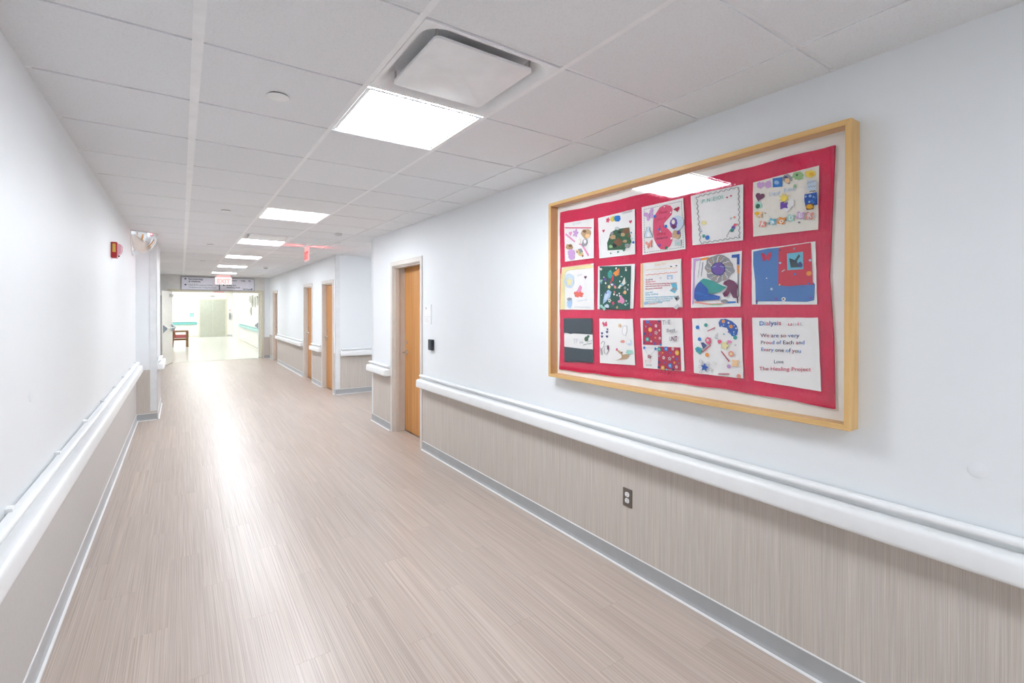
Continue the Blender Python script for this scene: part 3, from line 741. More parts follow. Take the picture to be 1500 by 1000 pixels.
PALETTE = dict(white=(0.88, 0.87, 0.86), cream=(0.84, 0.80, 0.72), slate=(0.035, 0.055, 0.075), green=(0.012, 0.095, 0.075), blue=(0.05, 0.18, 0.48),
    dblue=(0.01, 0.09, 0.42), royal=(0.02, 0.20, 0.62), navy=(0.03, 0.05, 0.20), red=(0.62, 0.02, 0.06), crimson=(0.50, 0.015, 0.07), pink=(0.80, 0.28, 0.52), rose=(0.72, 0.08, 0.18),
    lilac=(0.62, 0.36, 0.68), violet=(0.16, 0.08, 0.40), plum=(0.16, 0.03, 0.10), orange=(0.85, 0.30, 0.04), peach=(0.85, 0.55, 0.28), yellow=(0.85, 0.66, 0.10), pale_yellow=(0.84, 0.76, 0.38),
    gold=(0.80, 0.42, 0.02), teal=(0.03, 0.33, 0.30), mint=(0.36, 0.66, 0.58), sky=(0.36, 0.55, 0.78), pale_blue=(0.58, 0.70, 0.82), aqua=(0.12, 0.46, 0.62), lime=(0.30, 0.52, 0.24),
    brown=(0.22, 0.10, 0.05), tan=(0.55, 0.36, 0.20), grey=(0.30, 0.30, 0.32), pale_grey=(0.60, 0.61, 0.64), black=(0.02, 0.02, 0.03), dgreen=(0.04, 0.13, 0.07), salmon=(0.82, 0.30, 0.24), coral=(0.80, 0.14, 0.10))
def fab(c): return m_cloth('fabric_'+c, PALETTE[c], 0.5)
VIEW = dict(a=(810, 280, .1), b=(920, 260, .1266667), c=(1080, 230, .13), d=(810, 370, .1333333), e=(1000, 340, .1466667), f=(810, 450, .1333333), g=(1000, 450, .15), h=(800, 280, .28))
PATCH_LABELS = [
    'white quilt patch with pink ribbons and animal stickers',
    'white quilt patch with green woodland animals',
    'white quilt patch with a large red kidney shape and butterflies',
    'white quilt patch with a wavy drawn border and beads',
    'cream quilt patch with coloured letter figures and a blue felt square',
    'white quilt patch with yellow fringe and painted oval',
    'quilt patch covered in dark green felt with small charms',
    'cream quilt patch with lines of red and blue writing',
    'white quilt patch with a grey scribbled ring and blue and green shapes',
    'quilt patch of blue felt with a red felt corner',
    'quilt patch with two dark denim bands',
    'white quilt patch with small hearts, drawn horse and fox',
    'white quilt patch with two crimson printed squares',
    'white quilt patch with a blue kidney shape and buttons',
    'white quilt patch with a handwritten coloured message',
]
class Patch:
    def __init__(s, view, corners, col='white', fringe=None):
        s.o = VIEW[view]; s.layer = 0
        C = [onwall(*p) for p in corners]; n = 14; V, F = [], []
        for j in range(n+1):
            for i in range(n+1):
                p = C[0].lerp(C[1], i/n).lerp(C[3].lerp(C[2], i/n), j/n)
                jit = 0.0012
                dy, dz = (mn.noise(Vector((p.x*25, p.y*25, 1)))*jit, mn.noise(Vector((p.x*25, p.y*25, 9)))*jit) if i in (0, n) or j in (0, n) else (0, 0)
                V.append((XQ-0.0066+0.4*qdisp(p.x, p.y), p.x+dy, p.y+dz))
        for j in range(n):
            for i in range(n): k = j*(n+1)+i; F.append((k, k+1, k+n+2, k+n+1))
        me = bpy.data.meshes.new('m'); me.from_pydata(V, [], F); me.update()
        me.polygons.foreach_set('use_smooth', [True]*len(me.polygons))
        s.p = keep(link('patch', me, m_cloth('patch_'+col, PALETTE[col], 0.6, 0.04)), ql); s.p['label'] = PATCH_LABELS.pop(0)
    def at(s, x, y): return onwall(s.o[0]+x*s.o[2], s.o[1]+y*s.o[2])
    def mpp(s, x, y): return (s.at(x, y)-s.at(x, y+1)).length
    def put(s, name, P, col):
        s.layer += 1; x1 = XQ-0.0084-0.00012*s.layer; V = [(x1-0.0006, p.x, p.y) for p in P]; m = len(V); V += [(x1+0.0004, p.x, p.y) for p in P]
        F = [tuple(range(m))] + [(i, (i+1) % m, m+(i+1) % m, m+i) for i in range(m)]
        me = bpy.data.meshes.new('m'); me.from_pydata(V, [], F); me.update()
        o = link(name, me, fab(col)); o.parent = s.p; return o
    def poly(s, pts, col, name='applique'): return s.put(name, [s.at(*p) for p in pts], col)
    def polar(s, name, x, y, r, col, f, n=28, rot=0, ax=1.0):
        c = s.at(x, y); k = s.mpp(x, y)*r; P = []; ra = math.radians(rot)
        for i in range(n):
            t = 2*math.pi*i/n; q = f(t); u, v = q*math.cos(t)*ax, q*math.sin(t)
            P.append(c + Vector((-(u*math.cos(ra)-v*math.sin(ra))*k, (u*math.sin(ra)+v*math.cos(ra))*k)))
        return s.put(name, P, col)
    def disc(s, x, y, r, col, name='button', ax=1.0, rot=0): return s.polar(name, x, y, r, col, lambda t: 1, 18, rot, ax)
    def flower(s, x, y, r, col, k=5, rot=0, centre=None):
        s.polar('flower', x, y, r, col, lambda t: 0.78+0.24*math.cos(k*t), 6*k, rot)
        if centre: s.disc(x, y, r*0.35, centre, 'flower_centre')
    def star(s, x, y, r, col, k=5, rot=18):
        n = 2*k; c = s.at(x, y); m = s.mpp(x, y)*r
        s.put('star', [c + Vector((-math.cos(2*math.pi*i/n+math.radians(rot)), math.sin(2*math.pi*i/n+math.radians(rot))))*m*(1 if i % 2 == 0 else 0.45) for i in range(n)], col)
    def heart(s, x, y, r, col, rot=0):
        c = s.at(x, y); m = s.mpp(x, y)*r/16; ra = math.radians(rot); P = []
        for i in range(26):
            t = 2*math.pi*i/26; u = 16*math.sin(t)**3; v = 13*math.cos(t)-5*math.cos(2*t)-2*math.cos(3*t)-math.cos(4*t)
            P.append(c+Vector((-(u*math.cos(ra)-v*math.sin(ra))*m, (u*math.sin(ra)+v*math.cos(ra))*m)))
        s.put('heart', P, col)
    def butterfly(s, x, y, r, col, rot=0):
        half = [(0.0, 0.18), (0.25, 0.62), (0.72, 0.95), (1.0, 0.80), (0.92, 0.35), (0.55, 0.02), (0.70, -0.25), (0.66, -0.62), (0.38, -0.72), (0.12, -0.40), (0.0, -0.22)]
        c = s.at(x, y); k = s.mpp(x, y)*r; ra = math.radians(rot); P = []
        for u, v in half + [(-a_, b_2) for a_, b_2 in half[-2:0:-1]]:
            P.append(c + Vector((-(u*math.cos(ra)-v*math.sin(ra))*k, (u*math.sin(ra)+v*math.cos(ra))*k)))
        s.put('butterfly', P, col)
        s.poly([(x-r*0.06, y-r*0.4), (x+r*0.06, y-r*0.4), (x+r*0.06, y+r*0.4), (x-r*0.06, y+r*0.4)], 'grey', 'butterfly_body')
    def blob(s, x, y, rx, ry, col, name='painted_shape', seed=0, rough=0.18, rot=0, n=26):
        P = []; ra = math.radians(rot)
        for i in range(n):
            t = 2*math.pi*i/n; q = 1+rough*2*mn.noise(Vector((math.cos(t)*2.2, math.sin(t)*2.2, seed*3.7+x*0.01)))
            u, v = rx*q*math.cos(t), ry*q*math.sin(t)
            P.append(s.at(x+u*math.cos(ra)-v*math.sin(ra), y+u*math.sin(ra)+v*math.cos(ra)))
        s.put(name, P, col)
    def rect(s, x0, y0, x1, y1, col, name='painted_shape'): return s.poly([(x0, y0), (x1, y0), (x1, y1), (x0, y1)], col, name)
    def line(s, pts, w, col, name='drawn_line'):
        P = [Vector(p) for p in pts]; L, R_ = [], []
        for i, p in enumerate(P):
            d = (P[min(i+1, len(P)-1)]-P[max(i-1, 0)]).normalized(); n = Vector((-d.y, d.x))*w/2; L.append(p+n); R_.append(p-n)
        s.poly([tuple(q) for q in L+R_[::-1]], col, name)
    def wavy(s, x0, y0, x1, y1, amp, per, w, col, name='drawn_line'):
        n = max(8, int(math.hypot(x1-x0, y1-y0)/per*6)); d = Vector((x1-x0, y1-y0)); q = Vector((-d.y, d.x)).normalized()
        s.line([tuple(Vector((x0, y0))+d*i/n+q*amp*math.sin(i*1.05)) for i in range(n+1)], w, col, name)
    def dashes(s, pts, w, col, dash, gap, name='stitching'):
        """a dashed drawn line, all dashes one stroke"""
        V, F = [], []; s.layer += 1; x1 = XQ-0.0088-0.00012*s.layer
        for (p, q) in zip(pts, pts[1:]):
            p, q = Vector(p), Vector(q); L = (q-p).length; d = (q-p)/L; n = Vector((-d.y, d.x))*w/2; t = 0
            while t < L:
                e = min(t+dash, L); k = len(V)
                for c in (p+d*t+n, p+d*e+n, p+d*e-n, p+d*t-n):
                    m = s.at(*c); V.append((x1, m.x, m.y))
                F.append((k, k+1, k+2, k+3)); t += dash+gap
        me = bpy.data.meshes.new('m'); me.from_pydata(V, [], F); me.update()
        o = link(name, me, fab(col)); o.parent = s.p
    def text(s, x0, y0, x1, y1, h, body, cols, name='lettering', thick=0.02):
        """letters along the base line (x0,y0)-(x1,y1), h zoom pixels tall"""
        s.layer += 1; x = XQ-0.0090-0.00012*s.layer
        pat = [i % len(cols) for i in range(len(body))]
        if len(cols) > 2:
            rs_ = random.Random(len(body)*7); pat = [rs_.randrange(len(cols)) for _ in body]
        o = text(name, body, 1.0, [fab(c) for c in cols], (0, 0, 0), (Vector((1, 0, 0)), Vector((0, 1, 0)), Vector((0, 0, 1))), s.p, pat, offs=thick)
        me = o.data; wd = max(v.co.x for v in me.vertices); A, Bq = s.at(x0, y0), s.at(x1, y1); up = s.mpp(x0, y0)*h/0.72
        for v in me.vertices:
            q = A.lerp(Bq, v.co.x/wd); v.co = Vector((x - (0.0003 if v.co.z > 0 else 0), q.x, q.y + v.co.y*up))
        return o
    def scatter(s, x0, y0, x1, y1, n, rmin, rmax, cols, seed, kinds=('disc',), step=None):
        rs_ = random.Random(seed); pts = []
        for _ in range(n*12):
            if len(pts) >= n: break
            x, y, r = rs_.uniform(x0, x1), rs_.uniform(y0, y1), rs_.uniform(rmin, rmax)
            if any(math.hypot(x-a_, y-b__) < r+c_ for a_, b__, c_ in pts): continue
            pts.append((x, y, r)); k = rs_.choice(kinds); c = rs_.choice(cols)
            if k == 'disc': s.disc(x, y, r, c)
            elif k == 'flower': s.flower(x, y, r, c)
            elif k == 'blob': s.blob(x, y, r, r*1.3, c, 'applique', seed+_, 0.3, rs_.uniform(0, 180), 16)

# row one -------------------------------------------------------------------
p = Patch('a', [(827.5, 327), (871, 319.8), (871, 378), (828.7, 383.3)])
p.text(300, 505, 430, 470, 40, 'Grace', ['pale_grey'], thick=0); p.rect(190, 530, 580, 545, 'rose', 'ribbon'); p.line([(200, 630), (320, 730), (440, 790), (535, 945)], 22, 'pink', 'ribbon')
p.heart(270, 620, 34, 'pink'); p.flower(345, 615, 62, 'lilac', 5); p.blob(500, 620, 66, 74, 'tan', 'applique', 2, 0.1, 40); p.blob(520, 655, 36, 30, 'peach', 'applique', 5); p.blob(478, 590, 26, 20, 'brown', 'applique', 6)
p.disc(375, 730, 52, 'white'); p.disc(395, 735, 40, 'cream'); p.blob(480, 755, 38, 62, 'grey', 'applique', 3, .15, 25); p.blob(485, 740, 20, 30, 'white', 'applique', 4)
p.blob(255, 815, 52, 42, 'tan', 'applique', 8); p.blob(270, 800, 26, 20, 'brown', 'applique', 9); p.blob(285, 905, 52, 55, 'lilac', 'applique', 10, .1); p.blob(290, 965, 45, 40, 'lilac', 'applique', 11, .1)
p.blob(410, 905, 62, 36, 'peach', 'applique', 12, .2, 40); p.poly([(380, 850), (430, 840), (460, 890), (420, 900)], 'grey'); p.poly([(390, 880), (430, 900), (440, 930), (400, 915)], 'lime'); p.disc(370, 890, 13, 'brown'); p.disc(452, 950, 14, 'brown')
p = Patch('a', [(877.2, 319.5), (931, 306), (931.6, 372.4), (879, 378.5)])
p.o = VIEW['h']
p.text(400, 122, 455, 108, 14, 'Thomas', ['grey'], thick=0); p.flower(328, 152, 15, 'rose', 5); p.blob(352, 146, 10, 14, 'yellow', seed=3); p.blob(364, 143, 7, 12, 'lime', seed=1); p.blob(378, 142, 17, 15, 'royal', seed=4)
p.heart(306, 208, 9, 'rose'); p.heart(447, 160, 10, 'rose'); p.text(290, 285, 287, 240, 8, 'London', ['dgreen'], thick=.01)
p.blob(390, 250, 62, 52, 'dgreen', 'applique', 4, .18); p.poly([(325, 270), (350, 215), (372, 210), (398, 250), (392, 306), (328, 310)], 'dgreen'); p.poly([(365, 200), (440, 190), (448, 260), (440, 295), (380, 300)], 'dgreen')
for x, y, r, c in ((385, 268, 24, 'brown'), (424, 208, 19, 'brown'), (355, 240, 15, 'tan'), (350, 220, 9, 'grey'), (378, 195, 11, 'pale_grey'), (390, 215, 9, 'black'), (408, 228, 12, 'tan'), (430, 285, 13, 'grey'), (400, 245, 9, 'dgreen'), (365, 285, 12, 'black'), (420, 262, 10, 'tan'), (345, 290, 10, 'lime'), (440, 235, 8, 'brown')):
    p.blob(x, y, r, r*0.8, c, 'applique', int(x), .25)
for x, y, r, c in ((463, 268, 7, 'royal'), (452, 217, 4, 'royal'), (382, 318, 5, 'teal'), (412, 310, 5, 'teal'), (345, 325, 4, 'dgreen'), (458, 248, 4, 'mint')): p.disc(x, y, r, c)
p = Patch('b', [(941, 303.7), (1002, 290), (1005.5, 364.5), (942.5, 373.4)])
p.dashes([(195, 372), (630, 275), (655, 805), (200, 868), (195, 372)], 5, 'black', 14, 12)
p.poly([(345, 400), (380, 345), (440, 318), (500, 325), (528, 365), (515, 430), (470, 480), (425, 530), (430, 570), (480, 600), (520, 650), (525, 720), (500, 790), (450, 830), (390, 830), (350, 790), (315, 720), (300, 630), (303, 500), (320, 440)], 'rose', 'kidney_shape')
p.text(365, 425, 470, 408, 32, 'Thanks', ['crimson'], thick=.01); p.text(345, 500, 450, 480, 30, 'one of', ['crimson'], thick=.01); p.text(345, 670, 450, 655, 28, 'strong', ['crimson'], thick=.01); p.text(340, 720, 470, 700, 26, 'hearts', ['plum'], thick=.01)
p.butterfly(260, 440, 72, 'lilac', 20); p.butterfly(258, 778, 52, 'salmon', 10); p.heart(580, 368, 32, 'crimson', 10); p.disc(548, 372, 8, 'black')
for x, y, r, c in ((325, 450, 17, 'royal'), (450, 565, 19, 'royal'), (375, 598, 14, 'royal'), (375, 785, 18, 'violet'), (455, 812, 18, 'dgreen'), (435, 338, 8, 'white'), (508, 405, 9, 'white'), (382, 570, 8, 'crimson'), (516, 705, 13, 'white'), (390, 626, 9, 'mint')): p.disc(x, y, r, c)
p.poly([(232, 575), (255, 565), (272, 580), (262, 605), (290, 660), (298, 692), (205, 696), (212, 650), (228, 610)], 'pale_blue', 'drawn_dog'); p.blob(250, 660, 18, 28, 'white', 'drawn_dog', 3)
p.line([(232, 575), (228, 610), (212, 650), (205, 696), (250, 690), (298, 692), (290, 660), (262, 605), (272, 580)], 6, 'grey', 'drawn_outline')
p.disc(580, 530, 88, 'pale_blue', 'painted_circle'); p.blob(545, 530, 42, 62, 'violet', 'doll_applique', 2, .15); p.blob(540, 515, 20, 26, 'cream', 'doll_applique', 3, .05); p.blob(545, 570, 26, 26, 'plum', 'doll_applique', 5); p.blob(575, 660, 44, 50, 'tan', 'doll_applique', 6); p.blob(600, 640, 20, 22, 'violet', 'doll_applique', 7); p.rect(555, 720, 632, 790, 'pale_grey', 'doll_applique'); p.blob(595, 765, 25, 12, 'mint', 'doll_applique', 9)
p = Patch('b', [(1013, 286.9), (1089.7, 270), (1089.7, 352), (1015.6, 359.4)])
for x0, y0, x1, y1 in ((805, 225, 1290, 115), (1290, 115, 1300, 700), (855, 760, 1300, 690), (805, 225, 850, 760)): p.wavy(x0, y0, x1, y1, 9, 60, 4, 'black')
p.text(850, 305, 1115, 245, 44, 'SPUNGEBOB', ['mint', 'teal'], thick=.0)
p.heart(1158, 232, 12, 'rose'); p.heart(1202, 215, 13, 'rose'); p.blob(890, 525, 30, 26, 'pale_yellow', 'drawn_blob', 4); p.wavy(1150, 690, 1190, 610, 4, 30, 4, 'grey')
for x, y, r, c in ((888, 678, 19, 'teal'), (930, 695, 26, 'royal'), (915, 690, 10, 'violet'), (1230, 580, 22, 'violet'), (1215, 610, 22, 'teal'), (1250, 550, 17, 'rose'), (1275, 545, 11, 'salmon'), (848, 600, 12, 'pale_grey'), (1205, 475, 14, 'pale_grey'), (1245, 462, 13, 'salmon'), (862, 622, 9, 'sky')): p.disc(x, y, r, c)
p = Patch('c', [(1104, 267.4), (1201, 242.6), (1199.6, 336.3), (1104.3, 346.7)], 'cream')
p.blob(270, 320, 40, 36, 'lilac', 'painted_shape', 2, .3); p.blob(360, 310, 34, 38, 'lilac', 'painted_shape', 3, .3); p.poly([(410, 245), (515, 228), (520, 335), (412, 345)], 'royal', 'painted_square'); p.blob(455, 290, 28, 24, 'sky', seed=5)
p.blob(578, 250, 54, 52, 'grey', 'applique', 5); p.blob(575, 268, 28, 28, 'peach', 'applique', 6); p.blob(560, 230, 20, 12, 'navy', 'applique', 8); p.blob(698, 215, 62, 50, 'lime', 'painted_square', 7, .2); p.disc(685, 205, 14, 'dgreen'); p.blob(835, 195, 60, 38, 'yellow', 'painted_square', 8, .2); p.blob(850, 195, 28, 22, 'gold', 'painted_square', 9)
p.heart(265, 450, 52, 'plum', -20); p.blob(250, 545, 42, 38, 'mint', seed=3); p.disc(245, 556, 26, 'dgreen')
p.text(370, 450, 500, 420, 50, 'Dear', ['pale_blue', 'sky'], thick=0); p.text(540, 400, 680, 372, 46, 'family', ['sky', 'pale_blue'], thick=0); p.blob(662, 330, 16, 18, 'lime', seed=4)
p.blob(620, 520, 34, 50, 'white', 'applique', 3); p.blob(575, 575, 46, 36, 'white', 'applique', 4); p.star(540, 465, 62, 'yellow', 8); p.poly([(500, 515), (530, 505), (545, 525), (585, 512), (575, 550), (585, 580), (545, 575), (500, 592)], 'violet')
p.rect(800, 265, 905, 375, 'pale_blue', 'painted_square'); p.wavy(800, 300, 905, 270, 6, 30, 6, 'grey'); p.wavy(815, 340, 900, 330, 6, 30, 6, 'grey'); p.wavy(830, 390, 900, 385, 6, 30, 6, 'black'); p.disc(762, 345, 13, 'white')
p.poly([(772, 425), (910, 400), (918, 540), (785, 560), (770, 490)], 'dblue', 'felt_square'); p.scatter(785, 430, 900, 520, 7, 9, 15, ['sky', 'royal'], 5); p.poly([(785, 540), (875, 525), (875, 590), (795, 600)], 'brown', 'felt_square'); p.blob(832, 562, 36, 26, 'gold', 'felt_square', 5, .15)
for x, y, c, ch, h in ((265, 650, 'peach', 'k', 92), (300, 760, 'salmon', 'A', 95), (412, 730, 'aqua', 'a', 100), (515, 720, 'orange', 'o', 110), (622, 690, 'mint', 'D', 108), (728, 660, 'lilac', 'E', 110), (832, 665, 'salmon', 'R', 112)):
    p.flower(x, y, h*0.46, c, 4, 30); p.text(x-h*.22, y+h*.26, x+h*.22, y+h*.18, h*0.5, ch, ['white'], thick=.02)
p.blob(240, 640, 26, 20, 'gold', seed=6); p.disc(335, 637, 9, 'tan'); p.disc(715, 740, 12, 'grey')
# row two -------------------------------------------------------------------
p = Patch('d', [(824, 391.8), (870.7, 385.5), (871.3, 453.6), (821.3, 453.3)])
p.poly([(120, 172), (440, 132), (450, 165), (170, 195), (140, 230), (138, 625), (95, 625), (100, 240)], 'pale_yellow', 'fringe'); p.dashes([(115, 180), (95, 300), (88, 620)], 16, 'peach', 10, 7, 'fringe'); p.dashes([(125, 165), (430, 128)], 16, 'peach', 10, 7, 'fringe')
p.blob(190, 310, 55, 80, 'pale_blue', 'painted_oval', 2, .1); p.star(190, 320, 62, 'pale_yellow'); p.heart(368, 270, 20, 'plum'); p.blob(292, 455, 50, 36, 'coral', 'painted_shape', 3, .25); p.poly([(275, 420), (310, 355), (330, 380), (315, 425), (290, 440)], 'pink'); p.blob(195, 555, 28, 55, 'sky', 'painted_figure', 4); p.blob(192, 510, 26, 18, 'grey', 'painted_figure', 5)
p.text(375, 530, 365, 310, 22, 'Kidneys forever', ['pale_grey'], thick=0); p.text(280, 540, 390, 520, 22, 'Love us', ['pale_grey', 'sky'], thick=0); p.wavy(250, 595, 420, 600, 5, 30, 4, 'pale_grey'); p.wavy(280, 250, 330, 240, 6, 30, 4, 'pale_grey')
p = Patch('d', [(877.3, 390), (931.3, 386.3), (929, 451.7), (876.3, 452.7)])
p.poly([(525, 150), (868, 145), (857, 625), (525, 622)], 'green', 'green_felt')
p.poly([(670, 225), (740, 170), (745, 240), (700, 260)], 'orange'); p.blob(640, 240, 26, 45, 'teal', 'applique', 3); p.poly([(650, 310), (668, 245), (680, 250), (672, 315)], 'red'); p.poly([(770, 330), (800, 265), (810, 340), (775, 365), (720, 395), (740, 360)], 'cream', 'felt_bird'); p.poly([(565, 520), (580, 450), (620, 405), (655, 430), (640, 490), (590, 540), (560, 565)], 'sky', 'felt_bird'); p.blob(600, 480, 18, 40, 'pale_blue', 'applique', 4, .2, 30)
p.butterfly(765, 522, 45, 'pink', 60); p.blob(770, 520, 22, 42, 'pink', 'applique', 5, .2, -25); p.flower(630, 375, 24, 'pale_yellow'); p.flower(635, 525, 24, 'cream', 5, 0, 'green'); p.disc(675, 352, 18, 'violet'); p.disc(805, 388, 17, 'grey'); p.flower(675, 555, 22, 'rose'); p.flower(718, 600, 18, 'tan'); p.disc(805, 435, 20, 'peach'); p.disc(790, 440, 10, 'orange')
p.scatter(540, 165, 845, 610, 34, 6, 14, ['white', 'mint', 'pale_grey', 'aqua', 'rose', 'violet', 'white', 'salmon', 'cream'], 12, ('disc', 'blob', 'flower'))
p.scatter(530, 560, 620, 615, 4, 16, 22, ['mint', 'pale_blue'], 3, ('blob',))
p = Patch('d', [(941.3, 385.7), (999, 378.7), (1000.7, 450), (939.6, 450.4)], 'cream')
p.rect(1005, 120, 1415, 600, 'white', 'paper_print'); p.poly([(975, 120), (1000, 118), (1000, 600), (972, 602)], 'peach', 'fringe'); p.text(1130, 150, 1255, 130, 30, 'Kathy Hart', ['peach'], thick=0); p.blob(1310, 152, 12, 6, 'black', seed=2, n=10); p.blob(1368, 143, 12, 6, 'black', seed=3, n=10)
p.wavy(1030, 190, 1380, 165, 4, 60, 5, 'peach'); p.wavy(1030, 245, 1380, 215, 4, 60, 7, 'salmon')
for i, (x1, y, c, b_t) in enumerate(((1110, 300, 'plum', 'To all the'), (1140, 322, 'rose', 'families here'), (1375, 345, 'crimson', 'who have shown how strong they are here'), (1300, 370, 'crimson', 'each and every day you come in'), (1215, 398, 'crimson', 'for your treatment'), (1110, 445, 'aqua', 'Dear kids'), (1170, 465, 'aqua', 'keep smiling'), (1360, 492, 'aqua', 'because you bring so much joy to everyone'), (1330, 515, 'aqua', 'around you and we are proud to be'), (1300, 538, 'aqua', 'a part of the life you lead'), (1220, 556, 'aqua', 'every day'))):
    p.text(1030, y+(8 if i < 5 else 5), x1, y-(6 if i > 1 else 2), 17, b_t, [c], thick=.015)
p.rect(1268, 245, 1328, 292, 'sky', 'sticker'); p.blob(1298, 275, 18, 15, 'cream', 'sticker', 3); p.heart(1195, 278, 12, 'pale_grey'); p.poly([(1310, 340), (1350, 330), (1375, 350), (1380, 400), (1350, 445), (1320, 430), (1295, 415), (1330, 390)], 'aqua', 'sticker'); p.blob(1345, 400, 22, 18, 'grey', 'sticker', 4); p.poly([(1345, 490), (1390, 470), (1405, 505), (1375, 535)], 'grey', 'sticker'); p.blob(1372, 505, 14, 12, 'black', 'sticker', 5); p.poly([(1340, 605), (1385, 560), (1410, 590), (1370, 622)], 'pale_grey', 'sticker'); p.text(1070, 578, 1160, 562, 22, 'Always', ['salmon'], thick=0); p.poly([(1015, 545), (1050, 540), (1060, 565), (1018, 572)], 'sky', 'sticker')
p = Patch('e', [(1014.2, 378.4), (1088, 367.1), (1085.8, 448.8), (1013.2, 450.7)])
p.poly([(118, 265), (190, 262), (190, 282), (140, 290), (130, 400), (125, 600), (118, 720), (105, 720), (112, 500)], 'lilac', 'painted_border'); p.poly([(190, 262), (270, 248), (270, 270), (195, 282)], 'orange', 'painted_border'); p.poly([(500, 228), (578, 218), (575, 325), (552, 325), (552, 255), (500, 256)], 'dblue', 'painted_border'); p.poly([(552, 330), (575, 330), (572, 410), (555, 412)], 'orange', 'painted_border'); p.poly([(558, 412), (572, 412), (575, 640), (560, 650)], 'grey', 'painted_border'); p.poly([(120, 705), (280, 725), (420, 720), (420, 708), (280, 712), (140, 690)], 'salmon', 'painted_border'); p.poly([(420, 712), (540, 705), (540, 690), (470, 692)], 'royal', 'painted_border'); p.rect(285, 716, 400, 726, 'lime', 'painted_border')
p.text(165, 462, 190, 285, 34, 'charles', ['navy'], thick=.02); p.line([(196, 440), (214, 300)], 4, 'navy')
p.blob(375, 365, 142, 132, 'grey', 'scribbled_ring', 2, .12, 0, 48)
for i in range(26):
    t = i*0.2417; r0, r1 = 62, 128
    p.wavy(375+r0*math.cos(t), 365+r0*math.sin(t), 375+r1*math.cos(t+0.35), 365+r1*math.sin(t+0.35), 4, 30, 6, ('pale_grey', 'grey', 'white', 'black')[i % 4] if i % 4 != 3 else 'tan', 'scribble')
p.blob(372, 368, 70, 68, 'navy', 'painted_disc', 5, .05); p.blob(372, 366, 60, 58, 'violet', 'painted_disc', 6, .08)
p.wavy(310, 350, 350, 340, 3, 20, 5, 'sky', 'scribble'); p.wavy(390, 340, 430, 350, 3, 20, 5, 'sky', 'scribble')
p.poly([(190, 485), (225, 462), (300, 480), (360, 510), (450, 550), (400, 590), (330, 612), (270, 612), (220, 550)], 'teal'); p.poly([(190, 490), (230, 530), (270, 570), (275, 615), (330, 625), (390, 640), (380, 672), (250, 680), (160, 690), (130, 660), (135, 570), (160, 520)], 'dblue'); p.wavy(150, 600, 270, 640, 10, 40, 8, 'royal', 'scribble'); p.wavy(180, 660, 370, 650, 6, 40, 7, 'royal', 'scribble'); p.poly([(430, 495), (480, 470), (530, 490), (570, 540), (555, 580), (560, 660), (520, 655), (490, 590), (465, 640), (430, 645), (415, 610), (450, 580), (465, 540), (420, 520)], 'plum'); p.blob(435, 690, 36, 20, 'grey', seed=5); p.poly([(555, 640), (570, 640), (572, 715), (560, 700)], 'plum')
p = Patch('e', [(1102.2, 366.1), (1195.5, 353.5), (1198, 445.9), (1102.4, 445.9)])
p.poly([(715, 195), (860, 165), (970, 155), (1330, 520), (1325, 640), (1320, 680), (1250, 695), (1000, 690), (760, 690), (755, 718), (740, 718), (735, 500), (715, 320)], 'blue', 'blue_felt'); p.poly([(970, 155), (1130, 130), (1290, 105), (1300, 300), (1310, 525), (1200, 528), (1060, 540), (965, 530), (968, 300)], 'red', 'red_felt'); p.poly([(1052, 215), (1212, 195), (1215, 370), (1055, 380)], 'aqua', 'felt_square'); p.poly([(1075, 260), (1130, 280), (1170, 220), (1185, 240), (1150, 290), (1180, 350), (1090, 355)], 'slate', 'felt_square'); p.blob(1185, 325, 22, 30, 'navy', 'felt_square', 3, .3)
p.butterfly(845, 252, 52, 'crimson', 0); p.poly([(795, 235), (830, 250), (860, 240), (900, 225), (880, 275), (850, 270), (820, 280)], 'crimson', 'felt_butterfly')
for x, y, r, c in ((1125, 165, 11, 'grey'), (985, 180, 9, 'plum'), (985, 308, 11, 'sky'), (1283, 282, 12, 'sky'), (1133, 420, 11, 'royal'), (1272, 412, 24, 'orange'), (850, 460, 6, 'white'), (980, 525, 8, 'peach'), (1020, 668, 20, 'white'), (1018, 668, 9, 'black'), (1272, 512, 9, 'royal'), (1287, 655, 13, 'violet'), (945, 665, 13, 'violet'), (750, 690, 9, 'plum')): p.disc(x, y, r, c)
p.flower(900, 568, 15, 'pale_blue'); p.line([(1003, 395), (1033, 375)], 9, 'pale_grey')
# row three -----------------------------------------------------------------
p = Patch('f', [(827.3, 466), (868.7, 466), (870.3, 530.9), (828, 529.3)])
p.poly([(130, 120), (442, 120), (445, 298), (330, 290), (240, 285), (200, 292), (165, 280), (130, 280)], 'slate', 'denim_panel'); p.poly([(135, 430), (250, 445), (330, 455), (448, 460), (452, 607), (135, 595)], 'slate', 'denim_panel'); p.text(235, 400, 285, 395, 55, 'TP', ['pale_grey'], thick=0); p.blob(378, 345, 20, 26, 'dgreen', seed=3); p.blob(398, 318, 15, 14, 'dgreen', seed=4); p.text(305, 395, 345, 392, 22, 'kids', ['grey'], thick=0); p.text(385, 385, 442, 372, 20, 'proud', ['grey'], thick=0); p.text(345, 418, 440, 400, 20, 'your heart', ['dgreen'], thick=0)
p = Patch('f', [(879, 466.4), (928, 466.7), (931.6, 534.7), (880, 531.3)])
p.butterfly(580, 188, 34, 'rose', 5); p.poly([(545, 172), (580, 185), (608, 178), (605, 205), (570, 200)], 'rose', 'bow')
for x, y, r in ((550, 285, 17), (550, 320, 17), (605, 270, 17), (605, 320, 17), (610, 240, 13)): p.heart(x, y, r, 'navy')
